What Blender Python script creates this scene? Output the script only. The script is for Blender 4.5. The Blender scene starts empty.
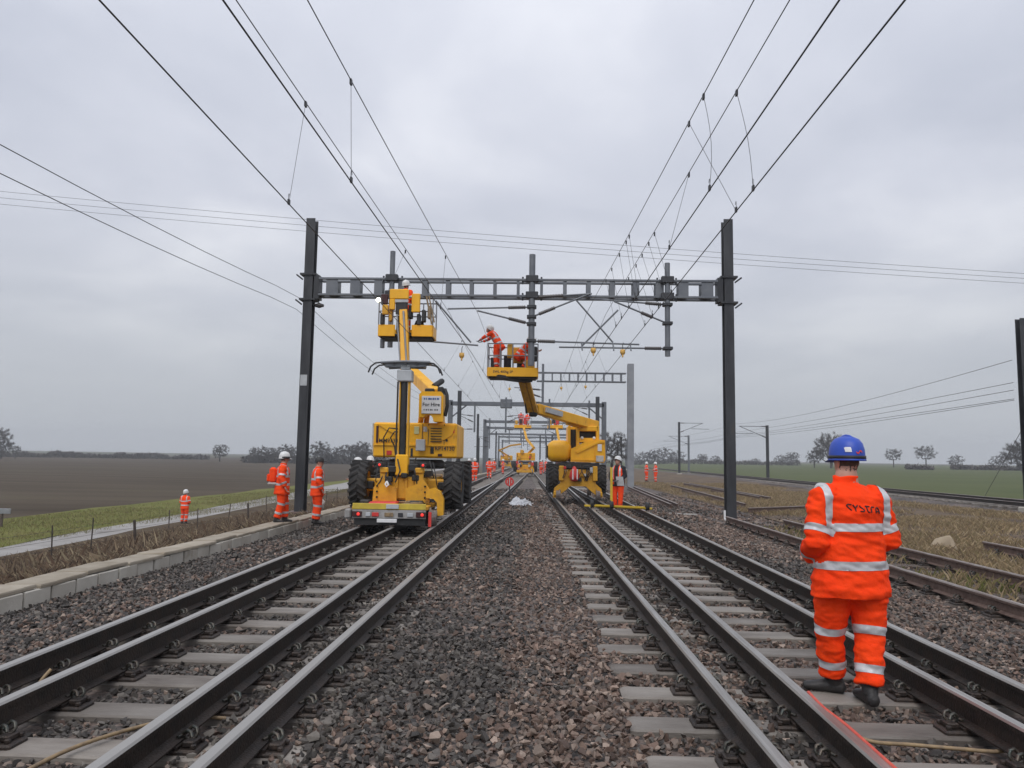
import bpy, bmesh, math, random
import numpy as np
from mathutils import Vector, Matrix, Euler, noise as mnoise
from mathutils.kdtree import KDTree

random.seed(7)
RNG = np.random.default_rng(11)
SC = bpy.context.scene
COL = SC.collection
R = math.radians

# ------------------------------------------------------------------ camera
CAM_H = 1.603
cam_d = bpy.data.cameras.new('camera')
cam = bpy.data.objects.new('camera', cam_d)
COL.objects.link(cam)
cam_d.sensor_width = 36.0
cam_d.lens = 769.0 / 1024.0 * 36.0
cam_d.clip_start = 0.05
cam_d.clip_end = 6000
PITCH, ROLL, YAW = R(5.7014), R(0.8941), R(2.0215)
_f = Vector((0, math.cos(PITCH), math.sin(PITCH)))
_r = Vector((1, 0, 0))
_u = Vector((0, -math.sin(PITCH), math.cos(PITCH)))
_r2 = math.cos(ROLL) * _r + math.sin(ROLL) * _u
_u2 = -math.sin(ROLL) * _r + math.cos(ROLL) * _u
_Z = Matrix.Rotation(YAW, 3, 'Z')
_r2, _u2, _f = _Z @ _r2, _Z @ _u2, _Z @ _f
cam.matrix_world = Matrix(((_r2.x, _u2.x, -_f.x, 0), (_r2.y, _u2.y, -_f.y, 0), (_r2.z, _u2.z, -_f.z, CAM_H), (0, 0, 0, 1)))
SC.camera = cam

# ------------------------------------------------------------------ sky, sun, exposure
SUN_EL, SUN_AZ = R(52), R(195)
world = bpy.data.worlds.new('World')
SC.world = world
world.use_nodes = True
wt = world.node_tree
wt.nodes.clear()
def wn(t, **kw):
    n = wt.nodes.new(t)
    for k, v in kw.items():
        setattr(n, k, v)
    return n
sky = wn('ShaderNodeTexSky', sky_type='NISHITA', sun_disc=False, sun_elevation=SUN_EL, sun_rotation=SUN_AZ)
sky.dust_density = 3.0
tc = wn('ShaderNodeTexCoord')
sep = wn('ShaderNodeSeparateXYZ')
wt.links.new(tc.outputs['Generated'], sep.inputs[0])
zab = wn('ShaderNodeMath', operation='MAXIMUM'); zab.inputs[1].default_value = 0.0
wt.links.new(sep.outputs[2], zab.inputs[0])
# cloud deck seen in perspective: direction / (height + curvature)
zo = wn('ShaderNodeMath', operation='ADD'); zo.inputs[1].default_value = 0.16
wt.links.new(zab.outputs[0], zo.inputs[0])
cmb = wn('ShaderNodeCombineXYZ')
for i in (0, 1):
    dv = wn('ShaderNodeMath', operation='DIVIDE')
    wt.links.new(sep.outputs[i], dv.inputs[0]); wt.links.new(zo.outputs[0], dv.inputs[1])
    wt.links.new(dv.outputs[0], cmb.inputs[i])
cn = wn('ShaderNodeTexNoise'); cn.inputs['Scale'].default_value = 1.15
cn.inputs['Detail'].default_value = 5.0; cn.inputs['Roughness'].default_value = 0.5
cn.inputs['Distortion'].default_value = 0.35
wt.links.new(cmb.outputs[0], cn.inputs['Vector'])
cr = wn('ShaderNodeValToRGB')
cr.color_ramp.elements[0].position = 0.30; cr.color_ramp.elements[0].color = (0.49, 0.52, 0.605, 1)
cr.color_ramp.elements[1].position = 0.74; cr.color_ramp.elements[1].color = (0.85, 0.865, 0.915, 1)
e = cr.color_ramp.elements.new(0.5); e.color = (0.605, 0.63, 0.71, 1)
wt.links.new(cn.outputs['Fac'], cr.inputs[0])
# height: murky grey at the horizon, clouds above (overcast luminance rises with height)
hz = wn('ShaderNodeMapRange'); hz.inputs[1].default_value = 0.0; hz.inputs[2].default_value = 0.34
hz.interpolation_type = 'SMOOTHSTEP'
wt.links.new(zab.outputs[0], hz.inputs[0])
mx = wn('ShaderNodeMix', data_type='RGBA')
wt.links.new(hz.outputs[0], mx.inputs[0])
mx.inputs[6].default_value = (0.465, 0.49, 0.525, 1)
wt.links.new(cr.outputs[0], mx.inputs[7])
zb = wn('ShaderNodeMapRange'); zb.inputs[1].default_value = 0.3; zb.inputs[2].default_value = 1.0
zb.inputs[3].default_value = 1.0; zb.inputs[4].default_value = 1.35
wt.links.new(zab.outputs[0], zb.inputs[0])
vm = wn('ShaderNodeVectorMath', operation='SCALE')
wt.links.new(mx.outputs[2], vm.inputs[0]); wt.links.new(zb.outputs[0], vm.inputs[3])
bg1 = wn('ShaderNodeBackground'); bg1.inputs[1].default_value = 1.15
wt.links.new(vm.outputs[0], bg1.inputs[0])
bg2 = wn('ShaderNodeBackground'); bg2.inputs[1].default_value = 0.05
wt.links.new(sky.outputs[0], bg2.inputs[0])
mixs = wn('ShaderNodeMixShader'); mixs.inputs[0].default_value = 0.06
wt.links.new(bg1.outputs[0], mixs.inputs[1]); wt.links.new(bg2.outputs[0], mixs.inputs[2])
wo = wn('ShaderNodeOutputWorld'); wt.links.new(mixs.outputs[0], wo.inputs[0])

sun_d = bpy.data.lights.new('sun', 'SUN')
sun_d.energy = 1.5; sun_d.angle = R(40); sun_d.color = (1.0, 0.98, 0.95)
sun = bpy.data.objects.new('sun', sun_d); COL.objects.link(sun)
sd = Vector((math.sin(SUN_AZ) * math.cos(SUN_EL), math.cos(SUN_AZ) * math.cos(SUN_EL), math.sin(SUN_EL)))
sun.rotation_euler = sd.to_track_quat('Z', 'Y').to_euler()
sun.location = sd * 50

vs = SC.view_settings
vs.view_transform = 'Standard'; vs.look = 'None'; vs.exposure = 0.0; vs.gamma = 1.0; vs.use_curve_mapping = False
SC.render.engine = 'CYCLES'
SC.cycles.use_denoising = True
SC.cycles.max_bounces = 6; SC.cycles.diffuse_bounces = 3; SC.cycles.glossy_bounces = 3
SC.cycles.volume_bounces = 0; SC.cycles.transparent_max_bounces = 6

# ------------------------------------------------------------------ materials
def pm(name, c1, c2=None, scale=8.0, rough=0.6, metal=0.0, bump=0.0, bscale=40.0, c3=None, stretch=None, rvar=0.0, lo=0.35, hi=0.65, spec=0.5, objrand=0.0, detail=5.0):
    """Principled material: two or three noise-mixed colours, a bump and a roughness variation."""
    m = bpy.data.materials.new(name); m.use_nodes = True
    t = m.node_tree; b = t.nodes['Principled BSDF']
    b.inputs['Roughness'].default_value = rough; b.inputs['Metallic'].default_value = metal
    b.inputs['Specular IOR Level'].default_value = spec
    if c2 is None:
        c2 = tuple(v * 0.82 for v in c1)
    tc = t.nodes.new('ShaderNodeTexCoord'); vec = tc.outputs['Object']
    if stretch:
        mp = t.nodes.new('ShaderNodeMapping'); mp.inputs['Scale'].default_value = stretch
        t.links.new(vec, mp.inputs[0]); vec = mp.outputs[0]
    if objrand:
        oi = t.nodes.new('ShaderNodeObjectInfo')
        ad = t.nodes.new('ShaderNodeVectorMath'); ad.operation = 'ADD'
        ml = t.nodes.new('ShaderNodeVectorMath'); ml.operation = 'SCALE'; ml.inputs[3].default_value = 37.0
        t.links.new(oi.outputs['Random'], ml.inputs[0])
        t.links.new(vec, ad.inputs[0]); t.links.new(ml.outputs[0], ad.inputs[1]); vec = ad.outputs[0]
    n = t.nodes.new('ShaderNodeTexNoise'); n.inputs['Scale'].default_value = scale; n.inputs['Detail'].default_value = detail
    n.inputs['Roughness'].default_value = 0.6
    t.links.new(vec, n.inputs['Vector'])
    r = t.nodes.new('ShaderNodeValToRGB')
    r.color_ramp.elements[0].position = lo; r.color_ramp.elements[0].color = (*c1, 1)
    r.color_ramp.elements[1].position = hi; r.color_ramp.elements[1].color = (*c2, 1)
    if c3 is not None:
        x = r.color_ramp.elements.new(min(0.97, hi + 0.09)); x.color = (*c3, 1)
    t.links.new(n.outputs['Fac'], r.inputs[0])
    out = r.outputs[0]
    if objrand:
        hs = t.nodes.new('ShaderNodeHueSaturation')
        mr = t.nodes.new('ShaderNodeMapRange'); mr.inputs[3].default_value = 1 - objrand; mr.inputs[4].default_value = 1 + objrand
        t.links.new(oi.outputs['Random'], mr.inputs[0]); t.links.new(mr.outputs[0], hs.inputs['Value'])
        t.links.new(out, hs.inputs['Color']); out = hs.outputs[0]
    t.links.new(out, b.inputs['Base Color'])
    if rvar:
        mr = t.nodes.new('ShaderNodeMapRange'); mr.inputs[3].default_value = max(0.03, rough - rvar); mr.inputs[4].default_value = min(1, rough + rvar)
        t.links.new(n.outputs['Fac'], mr.inputs[0]); t.links.new(mr.outputs[0], b.inputs['Roughness'])
    if bump:
        n2 = t.nodes.new('ShaderNodeTexNoise'); n2.inputs['Scale'].default_value = bscale; n2.inputs['Detail'].default_value = 4
        t.links.new(vec, n2.inputs['Vector'])
        bp = t.nodes.new('ShaderNodeBump'); bp.inputs['Strength'].default_value = bump; bp.inputs['Distance'].default_value = 0.02
        t.links.new(n2.outputs['Fac'], bp.inputs['Height']); t.links.new(bp.outputs[0], b.inputs['Normal'])
    return m

def attr_mat(name, rough=0.8, spec=0.4, noise=60.0, amount=0.25, translucent=0.0):
    """Colour comes from a per-face colour attribute (each stone or blade has a colour of its own)."""
    m = bpy.data.materials.new(name); m.use_nodes = True
    t = m.node_tree; b = t.nodes['Principled BSDF']
    b.inputs['Roughness'].default_value = rough; b.inputs['Specular IOR Level'].default_value = spec
    a = t.nodes.new('ShaderNodeAttribute'); a.attribute_name = 'tint'
    tc = t.nodes.new('ShaderNodeTexCoord')
    n = t.nodes.new('ShaderNodeTexNoise'); n.inputs['Scale'].default_value = noise; n.inputs['Detail'].default_value = 3
    t.links.new(tc.outputs['Object'], n.inputs['Vector'])
    mr = t.nodes.new('ShaderNodeMapRange'); mr.inputs[3].default_value = 1 - amount; mr.inputs[4].default_value = 1 + amount
    t.links.new(n.outputs['Fac'], mr.inputs[0])
    vm = t.nodes.new('ShaderNodeVectorMath'); vm.operation = 'SCALE'
    t.links.new(a.outputs['Color'], vm.inputs[0]); t.links.new(mr.outputs[0], vm.inputs[3])
    t.links.new(vm.outputs[0], b.inputs['Base Color'])
    return m

def emit(name, c, s):
    m = bpy.data.materials.new(name); m.use_nodes = True
    b = m.node_tree.nodes['Principled BSDF']
    b.inputs['Base Color'].default_value = (*c, 1); b.inputs['Emission Color'].default_value = (*c, 1); b.inputs['Emission Strength'].default_value = s
    return m

M = dict(
    rail_side=pm('rail_side', (0.017, 0.013, 0.011), (0.040, 0.027, 0.020), 9, 0.55, 0.3, 0.3, 60, rvar=0.12),
    rail_top=pm('rail_top', (0.40, 0.385, 0.36), (0.27, 0.25, 0.23), 5, 0.36, 0.75, 0.05, 30, stretch=(8, 0.35, 8), rvar=0.12),
    rail_worn=pm('rail_worn', (0.36, 0.345, 0.325), (0.27, 0.17, 0.11), 0.9, 0.45, 0.6, 0.06, 30, stretch=(3, 0.22, 3), lo=0.60, hi=0.72),
    rail_rust=pm('rail_rust', (0.085, 0.05, 0.04), (0.15, 0.10, 0.08), 12, 0.7, 0.1, 0.25, 50),
    rail_dull=pm('rail_dull', (0.30, 0.27, 0.25), (0.17, 0.12, 0.10), 5, 0.5, 0.45, 0.1, 40, stretch=(6, 0.6, 6)),
    concrete_sleeper=pm('concrete_sleeper', (0.25, 0.225, 0.198), (0.135, 0.116, 0.100), 3.2, 0.65, 0, 0.3, 60, c3=(0.075, 0.062, 0.052), objrand=0.2, rvar=0.3),
    bumper_grey=pm('bumper_grey', (0.36, 0.35, 0.34), (0.22, 0.21, 0.20), 5, 0.6, c3=(0.12, 0.10, 0.08)),
    wood=pm('wood', (0.10, 0.075, 0.06), (0.05, 0.04, 0.034), 6, 0.85, 0, 0.5, 30, stretch=(1, 6, 1), objrand=0.2),
    iron=pm('iron', (0.028, 0.024, 0.023), (0.06, 0.043, 0.034), 30, 0.5, 0.45, 0.3, 120, objrand=0.25),
    clip=pm('clip', (0.05, 0.06, 0.055), (0.09, 0.07, 0.055), 25, 0.42, 0.6, 0.1, 90, objrand=0.3),
    trough=pm('trough', (0.36, 0.315, 0.25), (0.25, 0.21, 0.155), 2.2, 0.85, 0, 0.3, 40, c3=(0.22, 0.17, 0.11), objrand=0.1),
    trough_wall=pm('trough_wall', (0.50, 0.475, 0.42), (0.38, 0.35, 0.30), 1.2, 0.85, 0, 0.25, 40, c3=(0.2, 0.17, 0.13), objrand=0.08),
    steel=pm('steel', (0.135, 0.145, 0.165), (0.175, 0.185, 0.20), 2.5, 0.45, 0.35, 0.03, 40),
    steel_dark=pm('steel_dark', (0.030, 0.031, 0.036), (0.058, 0.060, 0.066), 1.6, 0.5, 0.3, 0.1, 25, stretch=(2, 2, .5), c3=(0.075, 0.066, 0.06)),
    steel_light=pm('steel_light', (0.30, 0.31, 0.33), (0.23, 0.24, 0.26), 2.0, 0.5, 0.3, 0.03, 40),
    wire=pm('wire', (0.045, 0.045, 0.05), (0.06, 0.055, 0.05), 3, 0.5, 0.5),
    insulator=pm('insulator', (0.08, 0.075, 0.075), (0.06, 0.05, 0.05), 9, 0.35),
    yellow=pm('yellow', (0.90, 0.465, 0.012), (0.82, 0.40, 0.010), 2.2, 0.42, 0, 0.05, 40, rvar=0.15, c3=(0.40, 0.18, 0.02), stretch=(1.6, 1.6, .7), hi=.62, detail=8),
    yellow_worn=pm('yellow_worn', (0.72, 0.37, 0.015), (0.55, 0.27, 0.018), 5.0, 0.5, 0, 0.06, 60, rvar=0.12, c3=(0.15, 0.085, 0.035)),
    tyre=pm('tyre', (0.022, 0.021, 0.022), (0.045, 0.042, 0.04), 7, 0.8, 0, 0.2, 80),
    black=pm('black', (0.018, 0.018, 0.019), (0.028, 0.027, 0.027), 9, 0.55),
    rubber=pm('rubber', (0.02, 0.02, 0.021), (0.032, 0.031, 0.03), 9, 0.6),
    grey_box=pm('grey_box', (0.48, 0.50, 0.52), (0.40, 0.42, 0.44), 6, 0.5),
    white=pm('white', (0.74, 0.74, 0.74), (0.66, 0.66, 0.67), 8, 0.5),
    dirty_white=pm('dirty_white', (0.55, 0.54, 0.52), (0.38, 0.36, 0.34), 9, 0.6),
    red=pm('red', (0.66, 0.045, 0.035), (0.52, 0.035, 0.03), 8, 0.5),
    cable_red=pm('cable_red', (0.60, 0.09, 0.05), (0.5, 0.06, 0.04), 20, 0.5),
    cable_tan=pm('cable_tan', (0.30, 0.21, 0.11), (0.17, 0.12, 0.075), 20, 0.6),
    amber=pm('amber', (0.70, 0.42, 0.10), (0.6, 0.33, 0.06), 8, 0.5),
    glass=pm('glass', (0.02, 0.025, 0.03), (0.03, 0.035, 0.04), 3, 0.08),
    blue_text=pm('blue_text', (0.06, 0.13, 0.35), None, 5, 0.6),
    ink=pm('ink', (0.03, 0.03, 0.035), None, 5, 0.6),
    letter=pm('letter', (0.05, 0.008, 0.008), None, 5, 0.6),
    orange=pm('orange', (1.0, 0.066, 0.009), (0.98, 0.052, 0.007), 4, 0.78, 0, 0.35, 34, detail=4, spec=0.12, c3=(0.90, 0.045, 0.007)),
    orange_old=pm('orange_old', (1.0, 0.080, 0.012), (0.90, 0.062, 0.010), 5, 0.8, 0, 0.3, 14, detail=3, spec=0.2),
    reflective=pm('reflective', (0.56, 0.56, 0.57), (0.46, 0.46, 0.48), 14, 0.42, 0.15, 0.15, 30, spec=0.6),
    navy=pm('navy', (0.014, 0.015, 0.02), (0.024, 0.025, 0.032), 10, 0.85, 0, 0.3, 20),
    skin=pm('skin', (0.50, 0.27, 0.20), (0.44, 0.22, 0.16), 12, 0.55),
    hair=pm('hair', (0.10, 0.065, 0.045), (0.06, 0.04, 0.03), 60, 0.8, 0, 0.5, 200),
    boot=pm('boot', (0.016, 0.015, 0.016), (0.034, 0.031, 0.03), 14, 0.55, 0, 0.2, 60),
    helmet_blue=pm('helmet_blue', (0.022, 0.075, 0.46), (0.018, 0.06, 0.38), 6, 0.42, 0, 0.05, 30),
    helmet_white=pm('helmet_white', (0.70, 0.70, 0.69), (0.62, 0.62, 0.61), 8, 0.35),
    glove=pm('glove', (0.16, 0.16, 0.17), (0.09, 0.09, 0.10), 20, 0.8),
    lamp_red=emit('lamp_red', (0.9, 0.04, 0.03), 0.6),
    lamp_white=emit('lamp_white', (1.0, 0.93, 0.72), 6.0),
)

# ------------------------------------------------------------------ mesh helpers
class MB:
    """Collects shapes into one mesh."""
    def __init__(s):
        s.v = []; s.f = []; s.m = []; s.sm = []
    def add(s, vs, fs, mat=0, smooth=False, T=None):
        o = len(s.v)
        if T is not None:
            vs = [T @ Vector(p) for p in vs]
        s.v.extend([tuple(p) for p in vs])
        for f in fs:
            s.f.append([i + o for i in f]); s.m.append(mat); s.sm.append(smooth)
        return s
    def box(s, x0, x1, y0, y1, z0, z1, mat=0, T=None, ch=0.0):
        if ch <= 0:
            vs = [(x, y, z) for z in (z0, z1) for y in (y0, y1) for x in (x0, x1)]
            fs = [(0, 2, 3, 1), (4, 5, 7, 6), (0, 1, 5, 4), (2, 6, 7, 3), (0, 4, 6, 2), (1, 3, 7, 5)]
            return s.add(vs, fs, mat, False, T)
        c = min(ch, 0.45 * min(x1 - x0, y1 - y0, z1 - z0))
        vs = []; idx = {}
        for a, x in enumerate((x0, x1)):
            for b, y in enumerate((y0, y1)):
                for d, z in enumerate((z0, z1)):
                    sx, sy, sz = (1 - 2 * a) * c, (1 - 2 * b) * c, (1 - 2 * d) * c
                    for k, p in enumerate(((x, y + sy, z + sz), (x + sx, y, z + sz), (x + sx, y + sy, z))):
                        idx[a, b, d, k] = len(vs); vs.append(p)
        I = idx; fs = []
        def q(*k): fs.append([I[t] for t in k])
        for a in (0, 1):
            q((a, 0, 0, 0), (a, 1, 0, 0), (a, 1, 1, 0), (a, 0, 1, 0))
            q((0, a, 0, 1), (1, a, 0, 1), (1, a, 1, 1), (0, a, 1, 1))
            q((0, 0, a, 2), (1, 0, a, 2), (1, 1, a, 2), (0, 1, a, 2))
        for a in (0, 1):
            for b in (0, 1):
                q((a, b, 0, 0), (a, b, 0, 1), (a, b, 1, 1), (a, b, 1, 0))
                q((a, 0, b, 0), (a, 0, b, 2), (a, 1, b, 2), (a, 1, b, 0))
                q((0, a, b, 1), (0, a, b, 2), (1, a, b, 2), (1, a, b, 1))
                for d in (0, 1):
                    q((a, b, d, 0), (a, b, d, 1), (a, b, d, 2))
        return s.add(vs, fs, mat, False, T)
    def tube(s, pts, r, n=8, mat=0, cap=True, smooth=True, T=None):
        P = [Vector(p) for p in pts]
        rs = r if isinstance(r, (list, tuple)) else [r] * len(P)
        vs = []; fs = []; ref = None
        for i, p in enumerate(P):
            d = (P[min(i + 1, len(P) - 1)] - P[max(i - 1, 0)]).normalized()
            if ref is None:
                ref = d.orthogonal().normalized() if abs(d.z) > 0.95 or n > 4 else d.cross(Vector((0, 0, 1))).normalized()
            ref = (ref - d * ref.dot(d)).normalized()
            w = d.cross(ref)
            for k in range(n):
                a = 2 * math.pi * (k + 0.5) / n
                vs.append(p + (ref * math.cos(a) + w * math.sin(a)) * rs[i])
        for i in range(len(P) - 1):
            for k in range(n):
                a, b = i * n + k, i * n + (k + 1) % n
                fs.append((a, b, b + n, a + n))
        s.add(vs, fs, mat, smooth and n > 4, T)
        if cap:
            s.add(vs[:n], [tuple(range(n))[::-1]], mat, False, T)
            s.add(vs[-n:], [tuple(range(n))], mat, False, T)
        return s
    def beam(s, p0, p1, w, h, mat=0, up=(0, 0, 1), ch=0.0):
        """rectangular bar from p0 to p1, w across, h along up"""
        p0 = Vector(p0); p1 = Vector(p1); d = (p1 - p0); L = d.length; d.normalize()
        x = d.cross(Vector(up)).normalized(); z = x.cross(d)
        T = Matrix(((x.x, d.x, z.x, p0.x), (x.y, d.y, z.y, p0.y), (x.z, d.z, z.z, p0.z), (0, 0, 0, 1)))
        return s.box(-w / 2, w / 2, 0, L, -h / 2, h / 2, mat, T, ch)
    def lathe(s, prof, n=24, mat=0, smooth=True, T=None, cap=False):
        vs = []; fs = []
        for r, z in prof:
            for k in range(n):
                a = 2 * math.pi * k / n
                vs.append((r * math.cos(a), r * math.sin(a), z))
        for i in range(len(prof) - 1):
            for k in range(n):
                a, b = i * n + k, i * n + (k + 1) % n
                fs.append((a, b, b + n, a + n))
        if cap:
            fs.append(tuple(range(n))[::-1]); fs.append(tuple(range((len(prof) - 1) * n, len(prof) * n)))
        return s.add(vs, fs, mat, smooth, T)
    def prism(s, poly, y0, y1, mat=0, T=None):
        """polygon in the XZ plane extruded along Y"""
        n = len(poly)
        vs = [(x, y0, z) for x, z in poly] + [(x, y1, z) for x, z in poly]
        fs = [tuple(range(n)), tuple(range(n, 2 * n))[::-1]] + [(i, i + n, (i + 1) % n + n, (i + 1) % n) for i in range(n)]
        return s.add(vs, fs, mat, False, T)
    def mesh(s, name, mats):
        me = bpy.data.meshes.new(name)
        me.from_pydata(s.v, [], s.f)
        for m in (mats if isinstance(mats, (list, tuple)) else [mats]):
            me.materials.append(M[m] if isinstance(m, str) else m)
        me.polygons.foreach_set('material_index', s.m)
        me.polygons.foreach_set('use_smooth', s.sm)
        me.update()
        bm = bmesh.new(); bm.from_mesh(me)
        bmesh.ops.recalc_face_normals(bm, faces=bm.faces[:])
        bm.to_mesh(me); bm.free()
        return me
    def build(s, name, mats, parent=None, loc=(0, 0, 0), rot=(0, 0, 0)):
        return put(name, s.mesh(name, mats), parent, loc, rot)

def put(name, me, parent=None, loc=(0, 0, 0), rot=(0, 0, 0), scale=None):
    o = bpy.data.objects.new(name, me)
    COL.objects.link(o); o.parent = parent
    o.location = loc; o.rotation_euler = rot
    if scale is not None:
        o.scale = scale
    return o
def tag(o, label, cat, group=None):
    o['label'] = label; o['category'] = cat
    if group: o['group'] = group
    return o
def thing(name, label, cat, loc=(0, 0, 0), rz=0.0, group=None):
    o = put(name, None, None, loc, (0, 0, rz)); o.empty_display_size = 0.2
    return tag(o, label, cat, group)
def structure(o):
    o['kind'] = 'structure'; return o
def stuff(o):
    o['kind'] = 'stuff'; return o
def copy_tree(o, parent=None):
    c = o.copy(); COL.objects.link(c); c.parent = parent
    for ch in o.children:
        copy_tree(ch, c)
    return c
def np_mesh(name, V, F, mat, tint=None, smooth=False):
    """big joined mesh from numpy arrays (all faces with the same corner count); tint is one colour per face"""
    me = bpy.data.meshes.new(name)
    nv, nf, k = len(V), len(F), F.shape[1]
    me.vertices.add(nv); me.vertices.foreach_set('co', V.astype(np.float32).ravel())
    me.loops.add(nf * k); me.loops.foreach_set('vertex_index', F.astype(np.int32).ravel())
    me.polygons.add(nf)
    me.polygons.foreach_set('loop_start', np.arange(0, nf * k, k, dtype=np.int32))
    me.polygons.foreach_set('loop_total', np.full(nf, k, dtype=np.int32))
    me.update(calc_edges=True)
    me.polygons.foreach_set('use_smooth', np.full(nf, bool(smooth)))
    if tint is not None:
        a = me.attributes.new('tint', 'FLOAT_COLOR', 'FACE')
        a.data.foreach_set('color', np.concatenate([tint, np.ones((nf, 1))], 1).astype(np.float32).ravel())
    me.materials.append(M[mat] if isinstance(mat, str) else mat)
    return me
def text_mesh(txt, size, mat, name='lettering', depth=0.002):
    c = bpy.data.curves.new('t', 'FONT'); c.body = txt; c.size = size; c.align_x = 'CENTER'; c.align_y = 'CENTER'; c.extrude = depth; c.offset = size * .012
    c.resolution_u = 3
    o = bpy.data.objects.new('t', c); COL.objects.link(o)
    dg = bpy.context.evaluated_depsgraph_get()
    me = bpy.data.meshes.new_from_object(o.evaluated_get(dg))
    bpy.data.objects.remove(o)
    me.name = name; me.materials.clear(); me.materials.append(M[mat])
    return me
HAZE = 0.00062
# ------------------------------------------------------------------ terrain
def smooth(a, b, x):
    t = np.clip((x - a) / (b - a), 0, 1); return t * t * (3 - 2 * t)
GX = [-3000, -60, -24, -17, -13.6, -9, -6.9, -6.0, -5.75, -4.5, -4.2, 4.2, 4.6, 5.2, 8, 18.5, 19.6, 26, 30, 60, 3000]
GZ = [-1.9, -1.9, -1.86, -1.82, -1.5, -0.80, -0.16, -0.16, -0.14, -0.05, -0.035, -0.035, -0.05, -0.10, -0.12, -0.10, -0.03, -0.03, -0.45, -0.5, -0.5]
def gz(x, y):
    x = np.asarray(x, float); y = np.asarray(y, float)
    z = np.interp(x, GX, GZ)
    r = np.hypot(x, y)
    z = z + smooth(30, 75, np.abs(x)) * np.clip(r - 90, 0, 1500) * 0.0058
    mid = (np.abs(x + 0.3) < 0.9)
    return z + np.where(mid, 0.025, 0.0)
def sheet(name, ys, xl, xr, nx, mat, dz=0.0, jit=0.0, kind='structure'):
    V = []; F = []
    for y in ys:
        a, b = xl(y), xr(y)
        for i in range(nx + 1):
            x = a + (b - a) * i / nx
            V.append((x, y, float(gz(x, y)) + dz + (random.uniform(-jit, jit) if jit else 0)))
    w = nx + 1
    for j in range(len(ys) - 1):
        for i in range(nx):
            F.append((j * w + i, j * w + i + 1, (j + 1) * w + i + 1, (j + 1) * w + i))
    m = MB(); m.add(V, F, 0, True)
    o = m.build(name, mat)
    o['kind'] = kind
    return o
def yrange(a, b, s0, g=1.06):
    out = [a]; s = s0
    while out[-1] < b:
        out.append(min(b, out[-1] + s)); s *= g
    return out
def wave(y, s, amp, ph=0.0):
    return amp * mnoise.noise(Vector((y / s, ph, 0.3)))

road_near = lambda y: -16.2 - 0.062 * y + wave(y, 5, 0.25, 1)
road_far = lambda y: -17.0 - 0.096 * y + wave(y, 6, 0.3, 2)
field_edge = lambda y: -27.0 - 0.03 * y + wave(y, 9, 1.2, 3)
green_edge = lambda y: 24.3 + 0.04 * y + wave(y, 7, 0.35, 4)

mat_soil = pm('mat_soil', (0.075, 0.055, 0.04), (0.11, 0.085, 0.055), 0.6, 0.95, 0, 0.8, 12, c3=(0.07, 0.075, 0.035), spec=0.05)
mat_far = pm('mat_far', (0.075, 0.085, 0.045), (0.09, 0.075, 0.055), 0.02, 0.95, 0, 0.3, 1, spec=0.05)
mat_plough = pm('mat_plough', (0.054, 0.042, 0.030), (0.092, 0.073, 0.053), 0.22, 0.95, 0, 1.0, 9.0, c3=(0.070, 0.078, 0.030), stretch=(0.13, 1.0, 1), lo=0.30, hi=0.64, detail=10, spec=0.05)
mat_green = pm('mat_green', (0.078, 0.094, 0.042), (0.098, 0.110, 0.050), 0.05, 0.95, 0, 0.6, 6, c3=(0.10, 0.108, 0.05), detail=9, spec=0.05)
mat_verge = pm('mat_verge', (0.125, 0.14, 0.040), (0.165, 0.155, 0.055), 0.9, 0.95, 0, 0.8, 10, c3=(0.13, 0.10, 0.055), spec=0.05)
mat_road = pm('mat_road', (0.31, 0.295, 0.28), (0.23, 0.215, 0.20), 0.7, 0.75, 0, 0.2, 30, c3=(0.13, 0.115, 0.10), rvar=0.2)
mat_dry = pm('mat_dry', (0.10, 0.078, 0.066), (0.165, 0.125, 0.085), 0.45, 0.95, 0, 1.0, 14, c3=(0.15, 0.125, 0.07), lo=0.4, hi=0.6, spec=0.05)

def ballast_mat():
    m = bpy.data.materials.new('mat_ballast'); m.use_nodes = True
    t = m.node_tree; b = t.nodes['Principled BSDF']; b.inputs['Roughness'].default_value = 0.75
    tc = t.nodes.new('ShaderNodeTexCoord')
    v = t.nodes.new('ShaderNodeTexVoronoi'); v.inputs['Scale'].default_value = 15.0
    t.links.new(tc.outputs['Object'], v.inputs['Vector'])
    sp = t.nodes.new('ShaderNodeSeparateColor'); t.links.new(v.outputs['Color'], sp.inputs[0])
    # dark grey against pinkish brown stones, mixed in broad drifts
    n = t.nodes.new('ShaderNodeTexNoise'); n.inputs['Scale'].default_value = 0.55; n.inputs['Detail'].default_value = 4
    t.links.new(tc.outputs['Object'], n.inputs['Vector'])
    ad = t.nodes.new('ShaderNodeMath'); ad.operation = 'ADD'
    t.links.new(sp.outputs[0], ad.inputs[0])
    ms = t.nodes.new('ShaderNodeMapRange'); ms.inputs[1].default_value = 0.3; ms.inputs[2].default_value = 0.7
    ms.inputs[3].default_value = -0.45; ms.inputs[4].default_value = 0.45
    t.links.new(n.outputs['Fac'], ms.inputs[0]); t.links.new(ms.outputs[0], ad.inputs[1])
    r = t.nodes.new('ShaderNodeValToRGB'); el = r.color_ramp.elements
    el[0].position = 0.1; el[0].color = (0.034, 0.030, 0.028, 1)
    el[1].position = 0.9; el[1].color = (0.160, 0.120, 0.100, 1)
    x = el.new(0.45); x.color = (0.088, 0.073, 0.065, 1)
    t.links.new(ad.outputs[0], r.inputs[0])
    t.links.new(r.outputs[0], b.inputs['Base Color'])
    bp = t.nodes.new('ShaderNodeBump'); bp.inputs['Strength'].default_value = 1.0; bp.inputs['Distance'].default_value = 0.05; bp.invert = True
    t.links.new(v.outputs['Distance'], bp.inputs['Height']); t.links.new(bp.outputs[0], b.inputs['Normal'])
    return m
mat_bed = ballast_mat()

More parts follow.
